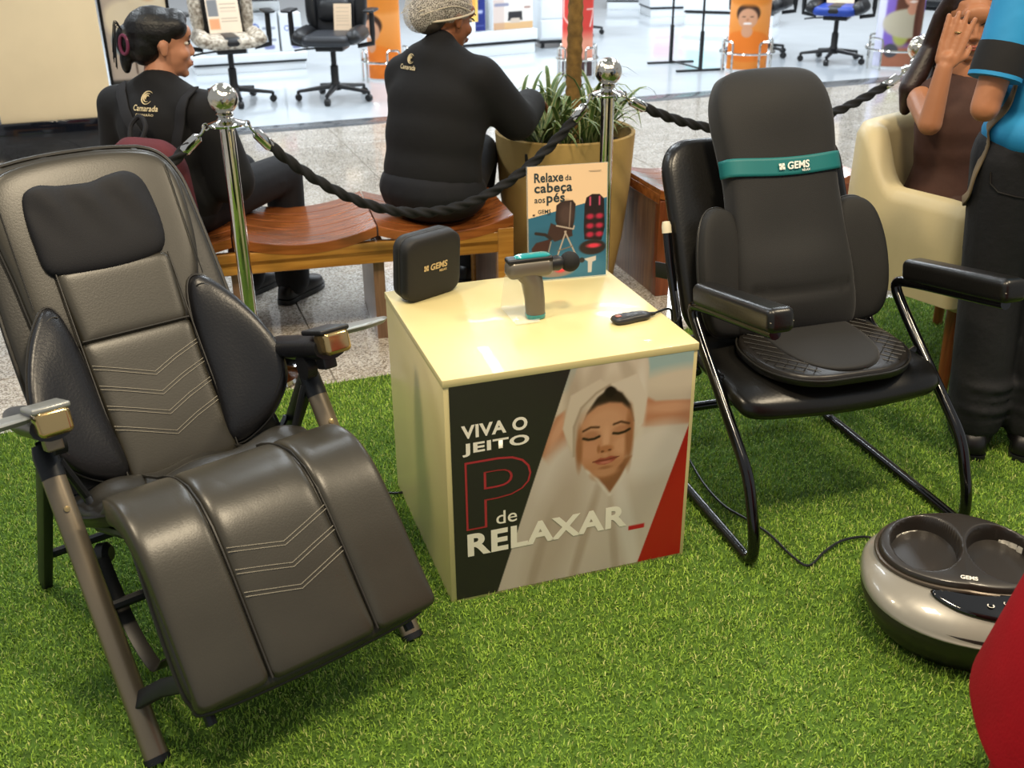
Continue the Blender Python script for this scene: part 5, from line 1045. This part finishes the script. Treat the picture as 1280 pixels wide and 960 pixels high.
# printed totems with chrome hoops
def totem(px, py, w, h, paint, label, rz, hoop=True, dep=.55):
    x, y = ground(px, py); t = thing('display_totem', label, 'totem', (x, y, 0), rz)
    o = printed('print', w, h, 60, 200, paint, t, Matrix.Identity(4), .45); n = len(o.data.vertices); c = np.empty(n*3); o.data.vertices.foreach_get('co', c); c = c.reshape(-1, 3); a = (c[:, 0]/w-.5)*PI*.96; r = w/2
    o.data.vertices.foreach_set('co', np.stack([r*np.sin(a), -r*dep*np.cos(a), c[:, 1]+.02], 1).astype(np.float32).ravel()); o.data.update(); o.data.polygons.foreach_set('use_smooth', [True]*len(o.data.polygons))
    MB().loft([[(r*.985*math.cos(q), r*.985*dep*math.sin(q), z) for q in (2*PI*j/28 for j in range(28))] for z in (.0, h+.02)]).build('core', WHB, t)
    if hoop:
        MB().tube([(r*1.35*math.cos(q), r*1.35*math.sin(q), .17) for q in (2*PI*j/28 for j in range(28))], .011, 8, closed=True).build('hoop', CHROME, t)
        for q in (20, 110, 200, 290):
            c_, s_ = r*1.35*math.cos(rad(q)), r*1.35*math.sin(rad(q)); c2_, s2_ = r*1.35*math.cos(rad(q+32)), r*1.35*math.sin(rad(q+32)); MB().tube(fillet([(c_, s_, .0), (c_, s_, .27), (c2_, s2_, .27), (c2_, s2_, .0)], .03, 4), .010, 8).build('hoop_leg', CHROME, t)
    return t
def face(p, cx, cy, s, skin, hair, top, long=False):
    if long: p.ell(cx, cy-.05*s, .12*s, .22*s, hair, .2)
    p.ell(cx, cy-.28*s, .22*s, .16*s, top, .15); p.ell(cx, cy-.13*s, .04*s, .06*s, skin, .2); p.ell(cx, cy+.05*s, .085*s, .10*s, hair, .15); p.ell(cx, cy, .07*s, .10*s, skin, .15)
    p.ell(cx-.028*s, cy+.02*s, .012*s, .006*s, '3a2a22', .4); p.ell(cx+.028*s, cy+.02*s, .012*s, .006*s, '3a2a22', .4); p.ell(cx, cy-.05*s, .03*s, .012*s, 'f0e6e0', .4); p.ell(cx, cy-.012*s, .01*s, .015*s, 'b98060', .6)
def orange(cx, cy, sc=1.6):
    def f(X, Y):
        p = Paint(X, Y, 'e58a34'); p.put(np.clip((Y-.25)/.5, 0, 1)*.75, 'e6a872'); face(p, cx, cy, sc, 'd09a78', '3a2418', 'e57a22'); face(p, X.max()*.5, 1.25, 1.6, 'c98f6c', '2a1a14', 'd9822e'); return p.C
    return f
def redp(X, Y):
    p = Paint(X, Y, 'cf4038'); p.put(np.clip((.40-Y)/.1, 0, 1), 'e59a80'); p.put(np.clip((.16-Y)/.03, 0, 1), '4a3230'); p.line([(.19, .56), (.25, .56), (.215, .42)], .012, 'f0d8d0', .006); p.line([(.03, .75), (.03, .5)], .012, 'f0d8d0', .006); p.line([(.03, .5), (.08, .44)], .01, 'f0d8d0', .006)
    for y in (.66, .72): p.line([(.02, y), (.12, y)], .02, 'f2e2dc', .006)
    return p.C
def purple(X, Y):
    p = Paint(X, Y, '7a5fb8'); p.put(np.clip((.10-X)/.02, 0, 1), 'cfd0e6'); p.put(np.clip((.2-Y)/.05, 0, 1)*(X > .1), 'a86a50'); p.ell(.25, .45, .10, .25, '6a3a28', .2); p.ell(.20, .30, .05, .12, 'a8ac5a', .3); face(p, .25, .60, .80, 'c98f74', '5a3424', 'b8b09a', True); p.ell(.30, .40, .03, .22, '5a3020', .3); p.ell(.15, .14, .045, .06, '4a4a50', .2); p.ell(.33, .42, .03, .2, '6a3a28', .4); return p.C
totem(483, 100, .30, 1.75, orange(.075, .40, .95), 'orange display totem beside the seated hairnet worker', rad(-8))
totem(932, 88, .36, 1.75, orange(.16, .44, .85), 'orange display totem with a smiling face, beside the two thin black stands', rad(-6))
totem(721, 97, .27, 1.75, redp, 'red display totem with pale lettering behind the palm trunk', rad(0))
totem(1117, 84, .40, 1.75, purple, 'purple display totem with a long-haired woman printed on it', rad(-8))
# framed poster by the storefront pillar
bpst = thing('framed_poster', 'black framed poster of a blonde woman beside the cream pillar', 'poster', (-2.63, 7.10, 0), FA)
def blonde(X, Y):
    p = Paint(X, Y, 'b3a59a'); p.put(np.clip((.25-Y)/.02, 0, 1), '2a2a2c'); p.put(np.clip((X-.45)/.05, 0, 1)*.5, 'd8d4d0'); p.ell(.14, .62, .14, .12, 'd9ccb4', .3); p.ell(.33, .72, .16, .22, 'd6c8ae', .25); p.ell(.31, .90, .12, .16, 'b87a4c', .25); p.ell(.31, .93, .065, .095, 'dba890', .2); p.ell(.31, .89, .022, .01, 'a8504a', .4); p.ell(.285, .95, .01, .006, '3a2a22', .5); p.ell(.335, .95, .01, .006, '3a2a22', .5)
    p.ell(.09, .48, .06, .08, '6f7f8c', .3); p.line([(.1, .42), (.16, .58), (.24, .60)], .02, '3a3330', .01); p.line([(.17, .28), (.17, .42)], .012, '5a4a42', .006); p.line([(.3, .28), (.3, .5)], .05, '8f7f74', .03); return p.C
printed('print', .40, 1.5, 80, 220, lambda X, Y: blonde(X*1.05, Y+.03), bpst, T((0, 0, .18), rx=rad(90)), .3, .3)
fr = MB()
for sz, c_ in (((.02, .04, 1.56), (-.01, .012, .93)), ((.02, .04, 1.56), (.41, .012, .93)), ((.44, .04, .05), (.20, .012, .155)), ((.44, .04, .05), (.20, .012, 1.705))): fr.box(sz, c_)
fr.build('frame', DKF, bpst, smooth=False); MB().box((.40, .01, 1.5), (.20, .012, .93)).build('backing', DKF, bpst, smooth=False)
MB().box((.36, .25, .03), (.20, .05, .015), r=.004).box((.06, .03, .14), (.20, .03, .09)).build('stand_foot', DKF, bpst)
# display platforms
def platform(x, y, w, d, h, rz, label):
    t = thing('display_platform', label, 'platform', (x, y, 0), rz)
    MB().box((w-.04, d-.04, h*.45), (w/2, d/2, h*.225), r=.004).build('base', WHB, t); MB().box((w, d, h*.42), (w/2, d/2, h*.78), r=.006).build('top', WHB, t); MB().box((w-.02, d-.02, .02), (w/2, d/2, h*.51)).build('gap', PLAST, t, smooth=False)
    return t
def carton(base, rz, size, paint, label, group):
    t = thing('carton', label, 'box', base, rz, group); MB().box(size, (0, 0, size[2]/2), r=.004, k=1).build('box', WHB, t); printed('front_print', size[0]-.01, size[2]-.01, 50, 40, paint, t, T((-size[0]/2+.005, -size[1]/2-.002, .005), rx=rad(90)), .4)
    return t
def printer(X, Y):
    w, h = X.max(), Y.max(); p = Paint(X, Y, 'e4ddd4'); p.put(np.clip((.25*h-Y)/.01, 0, 1), 'd0a878'); p.put(np.clip((.3*w-X)/.02, 0, 1)*.35, 'b08a80'); p.poly([(.36*w, .28*h), (.74*w, .28*h), (.72*w, .58*h), (.38*w, .58*h)], '2c2a2c', .006); p.poly([(.42*w, .2*h), (.68*w, .2*h), (.66*w, .36*h), (.44*w, .36*h)], 'c8b8a8', .006); p.line([(.06*w, .82*h), (.36*w, .82*h)], .03, '8a8aa0', .01); p.line([(.8*w, .7*h), (.92*w, .7*h)], .02, 'a07a70', .01); return p.C
def bluebox(X, Y):
    w, h = X.max(), Y.max(); p = Paint(X, Y, '232f7a'); p.line([(.2*w, .55*h), (.8*w, .55*h)], .10*h, 'b9bfe0', .02); p.line([(.15*w, .15*h), (.9*w, .15*h)], .01, '5560a0', .01); return p.C
def hpbox(X, Y):
    w, h = X.max(), Y.max(); p = Paint(X, Y, 'd9dde2'); p.ell(.3*w, .62*h, .13*w, .13*w, '3a55a8', .1); p.ell(.3*w, .62*h, .09*w, .09*w, 'dfe4ec', .1); p.line([(.55*w, .3*h), (.9*w, .3*h)], .02, '8a90a0', .01); p.line([(.55*w, .6*h), (.9*w, .6*h)], .02, '8a90a0', .01); p.line([(.6*w, .12*h), (.8*w, .12*h)], .04, '7a80a8', .01); return p.C
def yellow(X, Y):
    w, h = X.max(), Y.max(); p = Paint(X, Y, 'e6bf62'); p.poly([(.12*w, .3*h), (.88*w, .3*h), (.88*w, .6*h), (.12*w, .6*h)], 'efa24a', .01); p.line([(.15*w, .72*h), (.85*w, .72*h)], .03, 'c08a4a', .01); p.line([(.3*w, .15*h), (.8*w, .15*h)], .02, 'c08a4a', .01); return p.C
xa, ya = ground(243, 95); platform(xa, ya, 1.05, .5, .16, rad(20), 'low white platform carrying printer boxes behind the camouflage chair')
D20 = Vector((math.cos(rad(20)), math.sin(rad(20)))); N20 = Vector((-D20.y, D20.x))
def along(x, y, a, b, z): v = Vector((x, y))+D20*a+N20*b; return (v.x, v.y, z)
carton(along(xa, ya, .66, .22, .158), rad(20), (.30, .28, .36), hpbox, 'white box with a round blue emblem on the low platform', 'white printer boxes')
carton(along(xa, ya, .93, .22, .158), rad(20), (.20, .28, .34), hpbox, 'narrow white box beside the emblem box on the low platform', 'white printer boxes')
carton(along(xa, ya, .30, .22, .158), rad(20), (.34, .28, .33), hpbox, 'white box behind the camouflage chair seat', 'white printer boxes')
pr_ = thing('printer', 'grey desktop printer standing on the emblem box', 'printer', along(xa, ya, .68, .22, .518), rad(20)); MB().box((.34, .26, .10), (0, 0, .05), r=.02, k=3).build('body', mat('grey_printer', 'b5b8ba', .4), pr_); MB().box((.36, .28, .03), (0, 0, .115), r=.01).build('lid', mat('dark_printer_lid', '4a4b4f', .4), pr_); MB().box((.2, .1, .012), (0, -.16, .03), r=.004).build('paper_tray', GREYP, pr_)
for k, (a, c_) in enumerate(((.56, '2a55b0'), (.72, 'd9a35c'), (.84, 'b0304a'))):
    cn = thing('ink_box', ('blue', 'tan', 'red')[k]+' ink box standing on the grey printer', 'box', along(xa, ya, a, .2, .648), rad(20), 'ink boxes on the printer'); MB().box((.11, .10, .13), (0, 0, .065), r=.003, k=1).build('box', mat('ink_'+c_, c_, .5), cn); MB().box((.09, .003, .03), (0, -.0505, .04)).build('label', WHB, cn, smooth=False)
xs, ys = ground(556, 76); platform(xs, ys, 1.05, .5, .24, rad(28), 'white platform with stacked printer cartons behind the hairnet worker')
D28 = Vector((math.cos(rad(28)), math.sin(rad(28)))); N28 = Vector((-D28.y, D28.x))
def al2(a, b, z): v = Vector((xs, ys))+D28*a+N28*b; return (v.x, v.y, z)
for k in range(3): carton(al2(.80, .24, .238+.30*k), rad(28), (.46, .36, .298), printer, ('lowest', 'middle', 'topmost')[k]+' cream printer carton in the stack on the white platform', 'stacked printer cartons')
for k, a in enumerate((.10, .34)): 
    for q in range(2): carton(al2(a+.05, .26, .238+.34*q), rad(28), (.23, .34, .338), bluebox, ('lower', 'upper')[q]+' dark blue carton '+('at the platform end' if k == 0 else 'touching the printer cartons'), 'dark blue cartons')
for k, a in enumerate((.08, .30)):
    v = al2(a, .055, .34); t = thing('yellow_poster', 'yellow leaflet leaning on the blue cartons, '+('at the platform end' if k == 0 else 'next to the printer cartons'), 'leaflet', (v[0], v[1], .238), rad(28)); printed('print', .20, .42, 30, 50, yellow, t, T((-.1, -.004, .10), rx=rad(90)), .5); MB().box((.204, .004, .425), (0, 0, .31)).box((.12, .05, .10), (0, .0, .05)).build('holder', WHB, t, smooth=False)
cb_ = thing('rolling_cabinet', 'white drawer cabinet on casters beside the printer cartons', 'cabinet', (.47, 11.62, 0), rad(15)); MB().box((.40, .42, .44), (.0, .0, .30), r=.008).build('body', WHB, cb_); MB().box((.38, .012, .20), (0, -.214, .40), r=.004).build('drawer', WHB, cb_); MB().box((.38, .012, .18), (0, -.214, .19), r=.004).build('drawer', WHB, cb_); MB().box((.41, .43, .03), (0, 0, .065)).build('base', PLAST, cb_, smooth=False)
for x in (-.16, .16):
    for y in (-.17, .17): MB().lathe([(.001, -.015), (.025, -.015), (.025, .015), (.001, .015)], (x, y, .026), 12, ax=(1, 0, 0)).tube([(x, y, .03), (x, y, .06)], .01, 6).build('caster', PLAST, cb_)
# far platforms
platform(*ground(757, 12), .85, .8, .22, rad(-8), 'white platform far back in the store near the pink boxes')
xp, yp = ground(812, 22); platform(xp, yp, .75, .6, .22, rad(8), 'grey topped platform far back carrying pink boxes')
for k in range(2): carton((xp+.2+.34*k, yp+.28, .218), rad(8), (.30, .3, .30), lambda X, Y: Paint(X, Y, 'c04a6a').line([(0, Y.max()*.3), (X.max(), Y.max()*.3)], .05, 'e8c4cc', .02).C, 'pink carton far back, '+('beside the thin black stand' if k else 'at the end of its platform'), 'pink cartons')
xq, yq = ground(853, 31); platform(xq, yq, 1.1, .6, .30, rad(-22), 'white two-tier platform behind the smiling orange totem')
carton((xq+.32, yq+.15, .298), rad(-22), (.40, .3, .26), lambda X, Y: Paint(X, Y, '4ab8b4').poly([(X.max()*.6, 0), (X.max(), 0), (X.max(), Y.max()), (X.max()*.6, Y.max())], '8fd0cc', .02).C, 'turquoise carton on the two-tier platform', 'cartons on the two-tier platform')
carton((xq+.70, yq+.0, .298), rad(-22), (.24, .3, .26), lambda X, Y: Paint(X, Y, 'e8ded8').ell(X.max()*.5, Y.max()*.5, .07, .08, 'd06a50', .3).C, 'white and orange carton on the two-tier platform', 'cartons on the two-tier platform')
# thin black display stands
def tstand(px, py, rz, label):
    x, y = ground(px, py); t = thing('display_stand', label, 'stand', (x, y, 0), rz, 'thin black display stands')
    MB().box((.46, .035, .018), (0, 0, .010), r=.003).build('foot', PLAST, t); MB().box((.03, .03, .34), (0, 0, .18), r=.003).build('lower_post', PLAST, t); MB().cyl((0, 0, .3), (0, 0, 1.9), .011).build('post', PLAST, t); MB().box((.5, .02, .02), (0, 0, 1.9), r=.003).build('top_bar', PLAST, t)
tstand(838, 79, rad(12), 'thin black stand farther from the orange totem'); tstand(875, 89, rad(12), 'thin black stand closer to the orange totem')
p0, p1 = atz(838, 79), atz(875, 89); tag(MB().box(((p1-p0).length, .02, .012), ((p1-p0).length/2, 0, .024), T(tuple(p0), rz=math.atan2(p1.y-p0.y, p1.x-p0.x))).build('cross_rail', PLAST, smooth=False), 'flat black rail joining the feet of the thin stands', 'rail')
